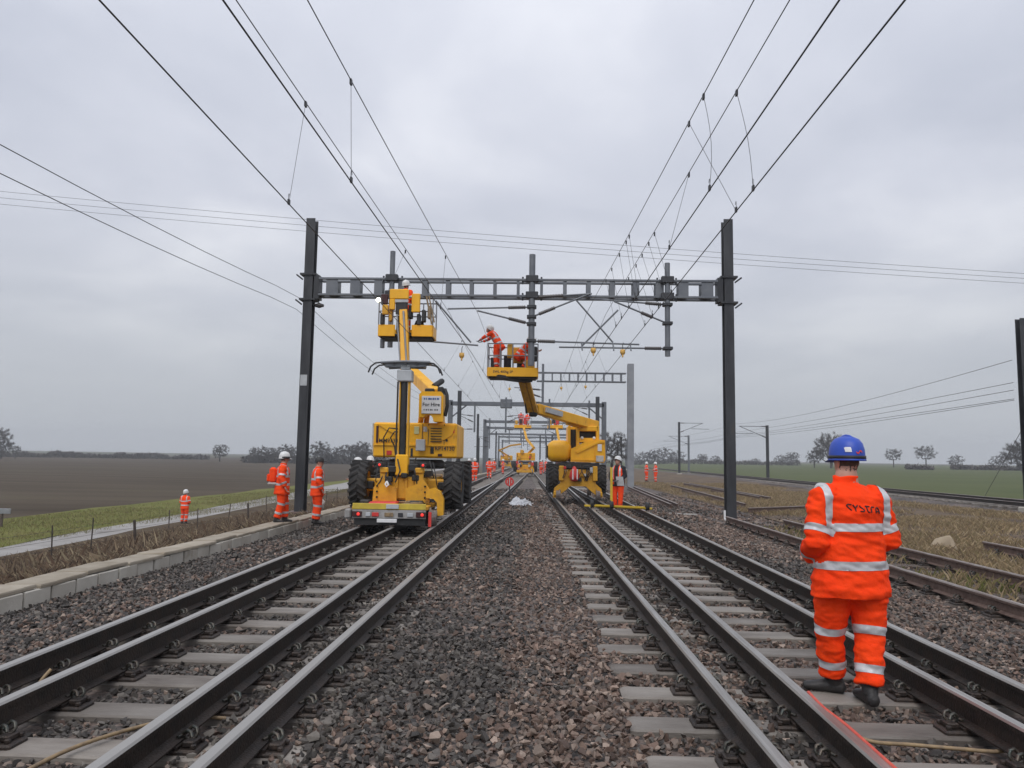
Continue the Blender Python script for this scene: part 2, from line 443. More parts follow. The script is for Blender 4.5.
far_y = [-60, -20, 0, 15, 30, 45, 60, 80, 100, 130, 160, 200, 260, 330, 420, 520, 700, 1000, 1600, 2600]
def ground_sheet():
    m = MB(); V = []; F = []
    xs = [-2600, -1500, -900, -600, -400, -250, -150, -90, -60, -40, -28, -20, -14, -7, 7, 20, 30, 45, 60, 90, 150, 250, 400, 600, 900, 1500, 2600]
    for y in far_y:
        for x in xs:
            V.append((x, y, float(gz(x, y)) - 0.14))
    w = len(xs)
    for j in range(len(far_y) - 1):
        for i in range(w - 1):
            F.append((j * w + i, j * w + i + 1, (j + 1) * w + i + 1, (j + 1) * w + i))
    m.add(V, F, 0, True)
    return structure(m.build('ground', mat_far))
ground = ground_sheet()
ys_long = yrange(-8, 620, 1.2, 1.05)
field_l = sheet('ploughed_field', yrange(-8, 520, 3, 1.05), lambda y: -520.0, field_edge, 40, mat_plough, -0.015, 0.03)
verge = sheet('grass_verge', ys_long, field_edge, road_far, 8, mat_verge, 0.0, 0.03)
road = sheet('access_road', ys_long, road_far, road_near, 6, mat_road, -0.004, 0.0)
bank = sheet('embankment', ys_long, road_near, lambda y: -6.12, 12, mat_soil, 0.0, 0.03)
field_r = sheet('green_field', yrange(-8, 620, 3, 1.05), green_edge, lambda y: 560.0, 40, mat_green, -0.015, 0.02)
ball_r = lambda y: 7.35 + wave(y, 3, 0.35, 6)
dry = sheet('dry_ground', yrange(-6, 320, 0.6, 1.04), ball_r, green_edge, 24, mat_dry, 0.0, 0.02)
ballast = sheet('ballast', yrange(-5, 320, 0.3, 1.02), lambda y: -5.83, ball_r, 44, mat_bed, -0.012, 0.012)

sheet('siding_ballast', yrange(-6, 280, 0.6, 1.04), lambda y: 18.0 + .045 * (y - 33) + wave(y, 4, .5, 8), lambda y: green_edge(y) - .05, 16, mat_bed, 0.02, 0.02)

# ------------------------------------------------------------------ tracks
cA = lambda y: -2.69 - 0.0157 * y
cB = lambda y: -2.30 + 0.004 * y
cC = lambda y: 2.0 - 0.018 * y
cD = lambda y: 2.405
cE = lambda y: 20.3 + 0.055 * (y - 33) + 0.00006 * max(0, y - 60) ** 2
HALF = 0.7525
PROF = [(-.07, .04), (.07, .04), (.07, .05), (.013, .068), (.010, .15), (.035, .161), (.036, .187), (.027, .2), (-.027, .2), (-.036, .187), (-.035, .161), (-.010, .15), (-.013, .068), (-.07, .05)]
def rail_mesh(cx, y0, y1, mats, dz=0.0, step=10.0):
    ys = [y0 + (y1 - y0) * i / max(1, int((y1 - y0) / step)) for i in range(max(1, int((y1 - y0) / step)) + 1)]
    n = len(PROF); V = []; m = MB()
    for y in ys:
        V += [(cx(y) + px, y, pz + dz) for px, pz in PROF]
    for k in range(n):
        F = [(j * n + k, j * n + (k + 1) % n, (j + 1) * n + (k + 1) % n, (j + 1) * n + k) for j in range(len(ys) - 1)]
        m.add(V, F, 1 if k in (6, 7, 8) else 0, False)
    for j in (0, len(ys) - 1):
        m.add(V[j * n:(j + 1) * n], [tuple(range(n))], 0)
    return m.mesh('rail', mats)

plate = MB()
plate.box(-.19, .19, -.085, .085, -.012, .026, 0, None, .012)
plate.box(-.085, .085, -.08, .08, .026, .041, 0)
for s in (-1, 1):
    plate.box(s * .125 - .035, s * .125 + .035, -.05, .05, .026, .062, 0, None, .008)
    for q in (-.055, .055):
        plate.box(s * .16 - .014, s * .16 + .014, q - .014, q + .014, .026, .05, 0, None, .005)
    ring = [(s * (.115 + .032 * math.cos(a)), -.045 + .09 * k / 9, .082 + .030 * math.sin(a)) for k, a in enumerate([math.pi * 2 * i / 7 for i in range(10)])]
    plate.tube(ring + [(s * .06, .055, .066), (s * .045, .0, .064)], .0105, 5, 1, True)
plate_me = plate.mesh('baseplate', ['iron', 'clip'])
sl = MB(); sl.box(0, 1, -.13, .13, -.2, 0, 0, None, .012)
sleeper_me = sl.mesh('sleeper', 'concrete_sleeper')
slw = MB(); slw.box(0, 1, -.125, .125, -.15, 0, 0, None, .015)
sleeper_wood_me = slw.mesh('sleeper', 'wood')

BEARERS = []     # (y, x0, x1) so that the ballast stays off the sleepers
RAILX = []       # rail centre lines for the same purpose
def turnout(label, c1, c2, x0f, x1f, topmats, y_first, n_obj, n_far):
    t = thing('railway_track', label, 'track')
    for c, dz in ((c1, 0.0), (c2, 0.003)):
        for s in (-1, 1):
            cx = (lambda c, s: (lambda y: c(y) + s * HALF))(c, s)
            put('rail', rail_mesh(cx, -5, 300, topmats, dz), t); RAILX.append(cx)
    far_b = []; far_p = []
    for k in range(n_obj + n_far):
        y = y_first + 0.65 * k
        x0, x1 = x0f(y) + random.uniform(-.04, .04), x1f(y) + random.uniform(-.03, .03)
        rows = [c(y) + s * HALF for c in (c1, c2) for s in (-1, 1)]
        BEARERS.append((y, x0, x1))
        if k < n_obj:
            o = put('sleeper', sleeper_me, t, (x0, y, random.uniform(-.006, .002)), (0, 0, random.uniform(-.006, .006)), (x1 - x0, 1, 1))
            if 3.0 < y < 21:
                for rx in rows:
                    p = put('baseplate', plate_me, o); p.scale = (1 / (x1 - x0), 1, 1)
                    p.location = ((rx - x0) / (x1 - x0), 0, 0.0)
            elif y >= 21:
                far_p += [(rx, y) for rx in rows]
        else:
            far_b.append((x0, x1, y)); 
            if y < 60: far_p += [(rx, y) for rx in rows]
    m = MB()
    for x0, x1, y in far_b: m.box(x0, x1, y - .13, y + .13, -.15, 0)
    if far_b: stuff(m.build('far_sleepers', 'concrete_sleeper', t))
    m = MB()
    for x, y in far_p:
        m.box(x - .18, x + .18, y - .08, y + .08, -.01, .045); m.box(x - .14, x - .09, y - .05, y + .05, .045, .1); m.box(x + .09, x + .14, y - .05, y + .05, .045, .1)
    if far_p: stuff(m.build('far_baseplates', 'iron', t))
    return t
trackL = turnout('interlaced pair of tracks left of the wide central ballast strip', cA, cB, lambda y: cA(y) - HALF - .42, lambda y: cB(y) + HALF + .26, ['rail_side', 'rail_worn'], 1.73, 72, 100)
trackR = turnout('interlaced pair of tracks on the right, with the blue-helmeted worker standing in it', cC, cD, lambda y: min(0.58, cC(y) - HALF - .5), lambda y: 3.62, ['rail_side', 'rail_top'], 1.73, 72, 100)

def siding(label, rails, mats, dz, y0, y1, sl_x, sp=0.72, n=30, wood=True):
    t = thing('railway_track', label, 'track')
    for cx, a, b in rails:
        put('rail', rail_mesh(cx, a, b, mats, dz, 3.0), t); RAILX.append(cx)
    for k in range(n):
        y = y0 + sp * k
        if y > y1 or sl_x is None: break
        a, b = sl_x(y)
        o = put('sleeper', sleeper_wood_me if wood else sleeper_me, t, (a, y, dz), (0, 0, random.uniform(-.02, .02)), (b - a, 1, 1))
        if y < 24:
            for cx, ra, rb in rails:
                if ra < y < rb:
                    p = put('baseplate', plate_me, o); p.scale = (1 / (b - a), 1, 1); p.location = ((cx(y) - a) / (b - a), 0, 0)
    return t
siding('disused rusty track with weeds beside the right-hand ballast', [(lambda y: 5.30 + .006 * max(0, y - 10), -4, 22.3), (lambda y: 6.74 - .004 * (y - 10), -4, 21.4)],
       ['rail_rust', 'rail_dull'], -.07, 1.0, 22, lambda y: (4.75, 7.25), 0.74, 29)
siding('short end of rusty track by the pale boulder at right', [(lambda y: 8.95 + .01 * (y - 14), -3, 16.0), (lambda y: 10.45 + .01 * (y - 14), -3, 16.6)],
       ['rail_rust', 'rail_dull'], -.06, 1.3, 15.5, lambda y: (8.5, 10.9), 0.74, 20)
siding('far siding track along the edge of the green field', [(lambda y: cE(y) - HALF, -5, 280), (lambda y: cE(y) + HALF, -5, 280)],
       ['rail_side', 'rail_dull'], .06, 14, 90, lambda y: (cE(y) - 1.25, cE(y) + 1.25), 0.72, 100, False)

# spare rails lying about on the right
def loose_rail(label, p0, p1, mats=('rail_rust', 'rail_dull')):
    p0 = Vector(p0); p1 = Vector(p1); d = p1 - p0
    o = put('loose_rail', rail_mesh(lambda y: 0.0, 0, d.length, list(mats), -0.04, 4.0), None, p0, (math.atan2(d.z, math.hypot(d.x, d.y)), 0, math.atan2(-d.x, d.y)))
    return tag(o, label, 'rail', 'rails lying on the ground')
loose_rail('left one of two rails laid side by side behind the worker with clipboard', (4.95, 29.0, -.06), (5.78, 50, -.06))
loose_rail('right one of two rails laid side by side behind the worker with clipboard', (5.25, 29.3, -.06), (6.15, 50, -.06))
loose_rail('rail lying on brown grass, passing behind the right portal leg', (8.0, 30.2, -.05), (9.3, 54.5, -.05), ('rail_rust', 'rail_dull'))
loose_rail('rail lying on brown grass whose end shows right of the portal leg', (10.85, 36.6, -.05), (11.75, 60.5, -.05), ('rail_rust', 'rail_dull'))
loose_rail('rail beside the one whose end shows right of the portal leg', (10.45, 36.9, -.05), (11.3, 60.5, -.05), ('rail_rust', 'rail_dull'))
loose_rail('short rail lying crosswise in the dry grass', (7.3, 27.2, -.05), (9.9, 29.2, -.05))

# ------------------------------------------------------------------ cable trough with lids
trough = thing('cable_trough', 'pale concrete cable trough running along the left shoulder of the ballast', 'cable trough')
def chipped(x0, x1, y0, y1, z0, z1, n, amp, seed):
    rnd = random.Random(seed); m = MB(); pts = []
    for k in range(n): pts.append((x0 + (x1 - x0) * k / n, y0))
    for k in range(n): pts.append((x1, y0 + (y1 - y0) * k / n))
    for k in range(n): pts.append((x1 - (x1 - x0) * k / n, y1))
    for k in range(n): pts.append((x0, y1 - (y1 - y0) * k / n))
    pts = [(x - (.5 if x > 0 else -.5) * abs(rnd.gauss(0, amp)), y - (.5 if y > 0 else -.5) * abs(rnd.gauss(0, amp))) for x, y in pts]
    N = len(pts); c = .015
    V = [(x, y, z0) for x, y in pts] + [(x, y, z1 - c) for x, y in pts] + [(x * .97, y * .98, z1) for x, y in pts]
    F = [tuple(range(N))[::-1], tuple(range(2 * N, 3 * N))] + [(i + k * N, (i + 1) % N + k * N, (i + 1) % N + (k + 1) * N, i + (k + 1) * N) for k in (0, 1) for i in range(N)]
    m.add(V, F); return m
lid_mes = [chipped(-.222, .222, -.490, .490, 0, .045, 7, .020, k).mesh('lid', 'trough') for k in range(5)]
wal = MB(); wal.box(-.04, .04, -.232, .232, -.3, 0, 0, None, .010); wal_me = wal.mesh('wall_panel', 'trough_wall')
tx = lambda y: -6.02 - 0.002 * y
for k in range(70):
    y = -1.5 + 1.0 * k
    put('lid', random.choice(lid_mes), trough, (tx(y) + random.uniform(-.025, .025), y, .028 + random.uniform(-.008, .012)), (random.uniform(-.01, .01), random.uniform(-.02, .02), random.uniform(-.02, .02) + R(180) * random.randint(0, 1)))
    for q in (0, .5): put('wall_panel', wal_me, trough, (tx(y) + .175 + random.uniform(-.010, .010), y + q, .026 + random.uniform(-.008, .002)), (random.uniform(-.012, .012), random.uniform(-.03, .03), random.uniform(-.012, .012)))
m = MB()
m.box(-.30, .20, 68.6, 200, -.2, .1); stuff(m.build('far_run', 'trough', trough, (tx(100), 0, 0)))
m = MB(); m.box(-.11, -.03, -2, 68, -.3, .012); m.box(.22, .26, -2, 68, -.3, .005); m.build('back_wall', 'trough_wall', trough, (-6.14, 0, 0))

# ------------------------------------------------------------------ ballast stones
def hull_variants(n, k, seed):
    rnd = random.Random(seed); out = []
    for _ in range(n):
        bm = bmesh.new()
        for _ in range(k):
            v = Vector((rnd.gauss(0, 1), rnd.gauss(0, 1), rnd.gauss(0, 1))).normalized() * rnd.uniform(.8, 1.05)
            bm.verts.new((v.x * 1.0, v.y * .78, v.z * .6))
        r = bmesh.ops.convex_hull(bm, input=bm.verts[:])
        bmesh.ops.delete(bm, geom=list({g for g in r['geom_interior'] + r['geom_unused'] if isinstance(g, bmesh.types.BMVert)}), context='VERTS')
        bmesh.ops.triangulate(bm, faces=bm.faces[:])
        bmesh.ops.recalc_face_normals(bm, faces=bm.faces[:])
        bm.verts.index_update()
        out.append((np.array([v.co[:] for v in bm.verts]), np.array([[v.index for v in f.verts] for f in bm.faces])))
        bm.free()
    return out
HV = hull_variants(16, 10, 3); HVL = hull_variants(12, 8, 5)
def rotations(n):
    q = RNG.normal(size=(n, 4)); q /= np.linalg.norm(q, axis=1)[:, None]
    w, x, y, z = q.T
    return np.stack([np.stack([1 - 2 * (y * y + z * z), 2 * (x * y - z * w), 2 * (x * z + y * w)], 1),
                     np.stack([2 * (x * y + z * w), 1 - 2 * (x * x + z * z), 2 * (y * z - x * w)], 1),
                     np.stack([2 * (x * z - y * w), 2 * (y * z + x * w), 1 - 2 * (x * x + y * y)], 1)], 1)
DARK = np.array([[.056, .052, .050], [.078, .072, .068], [.098, .090, .083], [.042, .039, .037], [.125, .117, .108]])
PINK = np.array([[.168, .120, .098], [.205, .155, .128], [.132, .092, .076], [.112, .081, .069], [.25, .20, .17], [.155, .127, .112]])
def stone_tint(x, y):
    n = len(x)
    nz = np.array([mnoise.fractal(Vector((a * .55, b * .35, 2.2)), 1.0, 2.0, 3) for a, b in zip(x, y)])
    pk = 0.58 + 0.75 * nz + np.where((x > -0.25) & (x < 1.1), .30, 0) + np.where((x < -0.3) & (x > -1.35), -.36, 0) - np.where(x < -1.4, .36, 0) + np.where(x > 1.1, .12, 0)
    pick = RNG.random(n) < np.clip(pk, .08, .92)
    c = np.where(pick[:, None], PINK[RNG.integers(0, len(PINK), n)], DARK[RNG.integers(0, len(DARK), n)])
    return c * RNG.uniform(.6, 1.3, (n, 1)) * np.array([1.04, 1.0, .955])
def keep_mask(x, y, r):
    ok = np.ones(len(x), bool)
    for yb, x0, x1 in BEARERS:
        if yb > 46: continue
        near = np.abs(y - yb) < .13 + r * .55
        a, b = (cB(yb) - HALF - .02, cA(yb) + HALF + .1) if x0 < 0 else (x0, cD(yb) + HALF - .1 if False else cC(yb) + HALF + .12)
        if x0 < 0:
            cover = (x < a - .08) | (x > b + .02)
        else:
            cover = (x > b) | ((x > cC(yb) - HALF + .12) & (x < cD(yb) - HALF - .05) & (np.sin(x * 91 + y * 57 + yb * 13) > -.55))
        pl = np.zeros(len(x), bool)
        for rx in [c(yb) + s * HALF for c in ((cA, cB) if x0 < 0 else (cC, cD)) for s in (-1, 1)]:
            pl |= np.abs(x - rx) < .2
        ok &= ~(near & (x > x0 - r * .3) & (x < x1 + r * .3) & ~(cover & ~(pl & (np.abs(y - yb) < .09))))
    for f in RAILX:
        try: cx = np.array([f(v) for v in (0.0, 50.0)])
        except Exception: continue
        xr = cx[0] + (cx[1] - cx[0]) * y / 50
        ok &= np.abs(x - xr) > .075 + r * .6
    return ok | ((RNG.random(len(x)) < .012) & (r < .03))
def scatter(x0, x1, y0, y1, s):
    nx, ny = int((x1 - x0) / s), int((y1 - y0) / s)
    X, Y = np.meshgrid(np.arange(nx), np.arange(ny))
    x = x0 + (X.ravel() + RNG.uniform(-.1, 1.1, nx * ny)) * s
    y = y0 + (Y.ravel() + RNG.uniform(-.1, 1.1, nx * ny)) * s
    return x, y
def stone_cloud(regions):
    out = []
    for x0, x1, y0, y1, s, rmin, rmax, lift in regions:
        x, y = scatter(x0, x1, y0, y1, s)
        r = RNG.uniform(rmin, rmax, len(x)) * np.where(RNG.random(len(x)) < .14, 1.4, np.where(RNG.random(len(x)) < .25, .62, 1.0))
        k = keep_mask(x, y, r)
        k &= (x > -5.78) & (x < 7.1 + RNG.uniform(-.3, .5, len(x)) + 9 * (s > .15)) & (np.abs(x - .02 * y) < 0.72 * y + 3.4)
        x, y, r = x[k], y[k], r[k]
        z = gz(x, y) + lift + np.where(((x < -1.2) & (x > cB(y) + HALF - .9) & (x > cA(y) + HALF)) | (x < cA(y) - HALF) & (x > -4.6) | ((x > cC(y) + HALF) & (x < 4.2)) | ((x > cC(y) - HALF) & (x < cD(y) - HALF)), .032, 0) + r * RNG.uniform(-.15, .45, len(x))
        out.append(np.stack([x, y, z, r], 1))
    return np.concatenate(out)
S_near = stone_cloud([(-5.8, 6.6, 2.3, 7.2, .044, .019, .036, 0.0), (-1.35, .95, 2.3, 7.2, .075, .024, .038, .022)])
S_mid = stone_cloud([(-5.8, 7.4, 7.2, 12.5, .056, .025, .042, 0.0)])
S_far = stone_cloud([(-5.8, 7.4, 12.5, 22.0, .078, .034, .055, 0.0), (-5.8, 7.2, 22.0, 44.0, .125, .055, .085, 0.0), (7.3, 14.0, 7, 30, .22, .03, .06, 0.0), (17.8, 24.5, 24, 60, .17, .06, .10, .03)])
# the nearest stones in view are pieces of their own
dist = S_near[:, 1] + 1000 * (np.abs((S_near[:, 0] + .035 * S_near[:, 1]) / S_near[:, 1]) > .66) + 1000 * (S_near[:, 1] < 3.55) + 1000 * ((S_near[:, 0] < -1.35) | (S_near[:, 0] > .95))
order = np.argsort(dist)
own, rest = order[:300], order[300:]
mat_stones = attr_mat('mat_stones', 0.66, 0.3, 70, .3)
def instance(S, variants):
    Vs, Fs, Ts = [], [], []; off = 0
    pick = RNG.integers(0, len(variants), len(S))
    tint = stone_tint(S[:, 0], S[:, 1])
    for k, (v, f) in enumerate(variants):
        s = S[pick == k]; tn = tint[pick == k]
        if not len(s): continue
        Rm = rotations(len(s))
        P = np.einsum('nij,vj->nvi', Rm, v) * s[:, 3][:, None, None]
        P[:, :, 2] *= .85
        P += s[:, None, :3]
        Vs.append(P.reshape(-1, 3))
        Fs.append((f[None] + (np.arange(len(s)) * len(v))[:, None, None] + off).reshape(-1, 3)); off += len(s) * len(v)
        Ts.append(np.repeat(tn, len(f), 0))
    return np.concatenate(Vs), np.concatenate(Fs), np.concatenate(Ts)
for S, hv in ((S_near[rest], HV), (S_mid, HVL), (S_far, HVL)):
    V, F, T = instance(S, hv)
    stuff(put('loose_stones', np_mesh('loose_stones', V, F, mat_stones, T), ballast))
own_tint = stone_tint(S_near[own, 0], S_near[own, 1])
lib = []
for k in range(36):
    v, f = HV[k % len(HV)]
    c = (PINK if k % 2 else DARK)[k % 5] * random.uniform(.75, 1.15)
    lib.append(np_mesh('stone', v, f, mat_stones, np.repeat(c[None], len(f), 0)))
for i, j in enumerate(own):
    c = own_tint[i]; pink = c[0] > c[2] * 1.12
    k = random.randrange(18) * 2 + (1 if pink else 0)
    x, y, z, r = S_near[j]
    put('stone', lib[k], ballast, (x, y, z), (random.uniform(0, 6.28), random.uniform(0, 6.28), random.uniform(0, 6.28)), (r, r, r))

# ------------------------------------------------------------------ dead stalks, grass
def blades(n, xf, yf, h0, h1, w, cols, lean=.35, zoff=0.0):
    x = xf(n); y = yf(n)
    z = gz(x, y) + zoff
    h = RNG.uniform(h0, h1, n); a = RNG.uniform(0, 2 * np.pi, n)
    ln = RNG.normal(0, lean, (n, 2)) * h[:, None]
    dx, dy = np.cos(a) * w, np.sin(a) * w
    P = np.zeros((n, 4, 3))
    P[:, 0] = np.stack([x - dx, y - dy, z - .02], 1); P[:, 1] = np.stack([x + dx, y + dy, z - .02], 1)
    mid = np.stack([x + ln[:, 0] * .4, y + ln[:, 1] * .4, z + h * .6], 1)
    P[:, 2] = mid + np.stack([dx * .7, dy * .7, 0 * x], 1)
    P[:, 3] = np.stack([x + ln[:, 0], y + ln[:, 1], z + h], 1)
    F = np.arange(n * 4).reshape(n, 4)
    c = cols[RNG.integers(0, len(cols), n)] * RNG.uniform(.7, 1.25, (n, 1))
    return P.reshape(-1, 3), F, c
mat_blade = attr_mat('mat_blade', 0.85, 0.2, 5, .1)
BR = np.array([[.165, .115, .078], [.22, .165, .11], [.13, .085, .06], [.31, .25, .165], [.10, .075, .058], [.20, .15, .105]])
DRY = np.array([[.34, .255, .15], [.27, .20, .118], [.38, .30, .19], [.23, .172, .10], [.18, .13, .085], [.21, .17, .09]])
GR = np.array([[.135, .14, .045], [.19, .17, .07], [.11, .115, .036], [.22, .185, .09], [.17, .13, .075]])
def clumped(n, x0, x1, y0, y1, s, thr, power=1.0):
    X, Y = [], []
    while len(X) < n:
        x = random.uniform(x0, x1); y = y0 + (y1 - y0) * random.random() ** power
        if mnoise.noise(Vector((x * s, y * s * .6, 5.1))) + random.uniform(-.25, .25) > thr:
            X.append(x); Y.append(y)
    return np.array(X), np.array(Y)
def grass(name, n, area, hs, w, cols, parent, lean=.35, s=.5, thr=-.2, power=1.6):
    x, y = clumped(n, *area, s, thr, power)
    V, F, c = blades(n, lambda k: x, lambda k: y, hs[0], hs[1], w, cols, lean)
    o = put(name, np_mesh(name, V, F, mat_blade, c), parent); return stuff(o)
grass('dead_brambles', 150000, (-16.5, -6.35, 5, 62), (.05, .24), .0032, BR, None, .6, .6, -.32, 1.35)
grass('dead_stalks', 1500, (-14.4, -7.2, 7, 50), (.25, .6), .003, BR, None, .22, .35, .05)
grass('verge_grass', 45000, (-27.8, -19.5, 18, 85), (.03, .13), .006, GR, None, .4, .3, -.2)
grass('dry_grass', 110000, (7.5, 17.6, 7, 66), (.04, .19), .0032, DRY, None, .5, .38, .06, 1.5)
grass('siding_weeds', 1600, (5.45, 6.65, 6, 21), (.05, .22), .004, np.concatenate([DRY, GR]), None, .45, .8, .08, 1.2)
def V3(*a): return Vector(a)
# ------------------------------------------------------------------ fence and small things on the bank
fence = thing('wire_fence', 'wooden post and wire fence along the foot of the brown bank', 'fence')
pp = MB(); pp.tube([(0, 0, -.3), (.01, 0, .5), (0, .01, 1.05)], [.05, .048, .045], 7); post_me = pp.mesh('post', 'wood')
pt = MB(); pt.tube([(0, 0, -.3), (.02, 0, 1.1)], [.022, .02], 5); stake_me = pt.mesh('post', 'wood')
fx = lambda y: -14.9 + .035 * y
fps = []
for k in range(30):
    y = 15 + 2.35 * k + random.uniform(-.3, .3)
    x = fx(y); z = float(gz(x, y))
    fps.append((x, y, z))
    put('post', post_me if k % 4 == 1 else stake_me, fence, (x, y, z), (random.uniform(-.06, .06), random.uniform(-.08, .08), 0), (1, 1, random.uniform(.8, 1.05)))
for h in (.35, .62, .9):
    m = MB(); m.tube([(x, y, z + h) for x, y, z in fps], .005, 4); m.build('wire', 'wire', fence)
sb = thing('low_board', 'low grey board on a post at the edge of the ploughed field', 'board', (-25.4, 35.7, float(gz(-25.4, 35.7))))
m = MB(); m.box(-.9, .68, -.05, .05, .62, .86, 0, None, .01); m.build('board', 'steel_light', sb)
for x in (-.5, .28):
    m = MB(); m.box(x - .05, x + .05, -.04, .04, 0, .62); m.build('post', 'wood', sb)
m = MB()
v, f = HV[2]
m.add([(p[0] * .62, p[1] * .4, p[2] * .42) for p in v], [tuple(t) for t in f])
bl = m.build('boulder', pm('mat_boulder', (0.42, 0.34, 0.24), (0.30, 0.24, 0.17), 3, .9, 0, .6, 12), None, (8.45, 16.6, .02))
md = bl.modifiers.new('r', 'BEVEL'); md.width = .06; md.segments = 2
tag(bl, 'pale sandy boulder at the end of the short rusty track', 'boulder')

# ------------------------------------------------------------------ bare winter trees
def bare_tree(seed, h, rx, rz, cz, n_tip, twigs, bare=.28):
    """limbs grow towards points spread through an uneven crown volume; twigs are small slivers at the outer limbs"""
    rnd = random.Random(seed)
    C = V3(0, 0, cz * h)
    lump = lambda d: 1 + .38 * mnoise.noise(d * 1.9 + V3(seed, 0, 0))
    tips = []
    while len(tips) < n_tip:
        d = V3(rnd.gauss(0, 1), rnd.gauss(0, 1), rnd.gauss(0, 1)).normalized(); k = rnd.random() ** .42 * lump(d)
        p = C + V3(d.x * rx * h * k, d.y * rx * h * k, d.z * rz * h * k)
        if p.z > bare * h * .8: tips.append(p)
    tips.sort(key=lambda p: (p - V3(0, 0, bare * h)).length)
    nodes = [V3(rnd.gauss(0, .006) * h, rnd.gauss(0, .006) * h, bare * h * k / 4 - .3 * (k == 0)) for k in range(5)]; par = [-1, 0, 1, 2, 3]
    for p in tips:
        best = min(range(3, len(nodes)), key=lambda i: (nodes[i] - p).length + .55 * max(0, nodes[i].z - p.z))
        q = nodes[best]; L = (p - q).length; n = max(1, int(L / (.07 * h))); prev = best
        for k in range(1, n + 1):
            u = k / n
            x = q.lerp(p, u) + V3(rnd.gauss(0, .010), rnd.gauss(0, .010), .03 * math.sin(math.pi * u) + rnd.gauss(0, .008)) * h
            nodes.append(x); par.append(prev); prev = len(nodes) - 1
    wgt = [0.0] * len(nodes); has = [False] * len(nodes)
    for i in range(len(nodes) - 1, -1, -1):
        if not has[i]: wgt[i] = 1.0
        if par[i] >= 0: wgt[par[i]] += wgt[i]; has[par[i]] = True
    rad = [h * .0048 * w ** .46 for w in wgt]
    tr = MB()
    for i, p in enumerate(nodes):
        if par[i] >= 0: tr.tube([nodes[par[i]], p], [min(rad[par[i]], rad[i] * 1.6), rad[i]], 6 if wgt[i] > 20 else 4, 0, False)
    V = []; F = []; outer = [i for i in range(len(nodes)) if wgt[i] <= 4]
    for _ in range(twigs):
        i = rnd.choice(outer); p = nodes[i] + V3(rnd.gauss(0, .018), rnd.gauss(0, .018), rnd.gauss(0, .018)) * h
        nd = ((nodes[i] - nodes[par[i]]).normalized() * .8 + (nodes[i] - C).normalized() * .5 + V3(rnd.gauss(0, .5), rnd.gauss(0, .5), rnd.gauss(0, .5))).normalized()
        L = h * rnd.uniform(.04, .10); w = nd.cross(V3(rnd.gauss(0, 1), rnd.gauss(0, 1), rnd.gauss(0, 1))).normalized() * h * rnd.uniform(.0010, .0022)
        o = len(V); m_ = p + nd * L * .5 + V3(0, 0, rnd.uniform(-.008, .008) * h)
        V += [p - w, p + w, m_ + w, p + nd * L, m_ - w]; F.append((o, o + 1, o + 2, o + 3, o + 4))
    cr = MB(); cr.add(V, F)
    zmax = max(max(v[2] for v in V), 1)
    return tr.mesh('trunk', mat_bark), cr.mesh('crown', mat_twig), zmax
mat_bark = pm('mat_bark', (0.055, 0.048, 0.04), (0.035, 0.03, 0.026), 3, .9, 0, .4, 10)
mat_twig = pm('mat_twig', (0.070, 0.058, 0.048), (0.05, 0.042, 0.036), .4, .95)
TREES = [bare_tree(3, 10, .42, .36, .60, 150, 7000), bare_tree(8, 10, .52, .40, .56, 240, 11000, .22), bare_tree(14, 10, .40, .30, .68, 90, 4500, .42), bare_tree(21, 10, .36, .46, .52, 150, 8000, .1), bare_tree(33, 10, .55, .45, .5, 150, 8000, .1)]
def tree(kind, x, y, h, label, group, wide=1.0):
    t = thing('bare_tree', label, 'tree', (x, y, float(gz(x, y)) - .1), random.uniform(0, 6.28), group)
    tm, cm, zm = TREES[kind]; s = h / zm
    put('trunk', tm, t, scale=(s * wide, s * wide, s)); put('crown', cm, t, scale=(s * wide, s * wide, s))
    return t
def at_bearing(px, D):   # map position at distance D from the viewpoint, bearing taken from image column px
    a = math.atan((px - 512) / 769.0) - YAW
    return D * math.sin(a), D * math.cos(a)
def far_tree(px, D, hpx, kind, label, group, wide=1.0):
    x, y = at_bearing(px, D); tree(kind, x, y, 1.15 * hpx * D / 769.0 / max(.8, math.cos(math.atan((px - 512) / 769.0))) , label, group, wide)
GL, GRT = 'trees along the horizon on the left', 'trees along the horizon on the right'
far_tree(831, 300, 29, 1, 'broad bare oak on the horizon just left of the blue helmet', GRT, .95)
far_tree(814, 305, 14, 0, 'small bare tree at the left foot of the broad oak', GRT)
far_tree(893, 400, 14, 2, 'small bare tree right of the blue helmet, nearest to it', GRT, 1.1)
far_tree(925.5, 400, 16, 2, 'second small bare tree right of the blue helmet with a leaning trunk', GRT, 1.15)
far_tree(955, 380, 10, 4, 'low round tree, third to the right of the blue helmet', GRT)
far_tree(999, 380, 10, 4, 'low spreading tree behind the guy wire at right', GRT, 1.2)
far_tree(1022, 260, 22, 1, 'bare tree cut off by the right edge of the picture', GRT)
far_tree(222.5, 330, 14, 0, 'lone bare tree standing in the gap of the left tree line', GL, 1.15)
far_tree(5, 330, 20, 3, 'taller dense tree at the left edge of the picture', GL)
far_tree(19, 330, 9, 2, 'slim little tree next to the taller tree at the left edge', GL)
far_tree(613, 150, 36, 0, 'dark bare tree seen between the right platform and the pale mast', GRT)
for i, (px, hp, k) in enumerate([(258, 13, 3), (266, 15, 4), (276, 13, 0), (287, 16, 3), (297, 15, 0), (321, 20, 3), (331, 15, 4), (341, 15, 3), (352, 18, 0), (362, 21, 3), (371, 19, 4), (382, 15, 3)]):
    far_tree(px, 290 + 10 * (i % 4), hp, k, ['dense', 'broad', 'thin', 'rounded'][i % 4] + ' bare tree, number %s from the left in the wood behind the left portal leg' % ['one', 'two', 'three', 'four', 'five', 'six', 'seven', 'eight', 'nine', 'ten', 'eleven', 'twelve'][i], GL, 1.3)
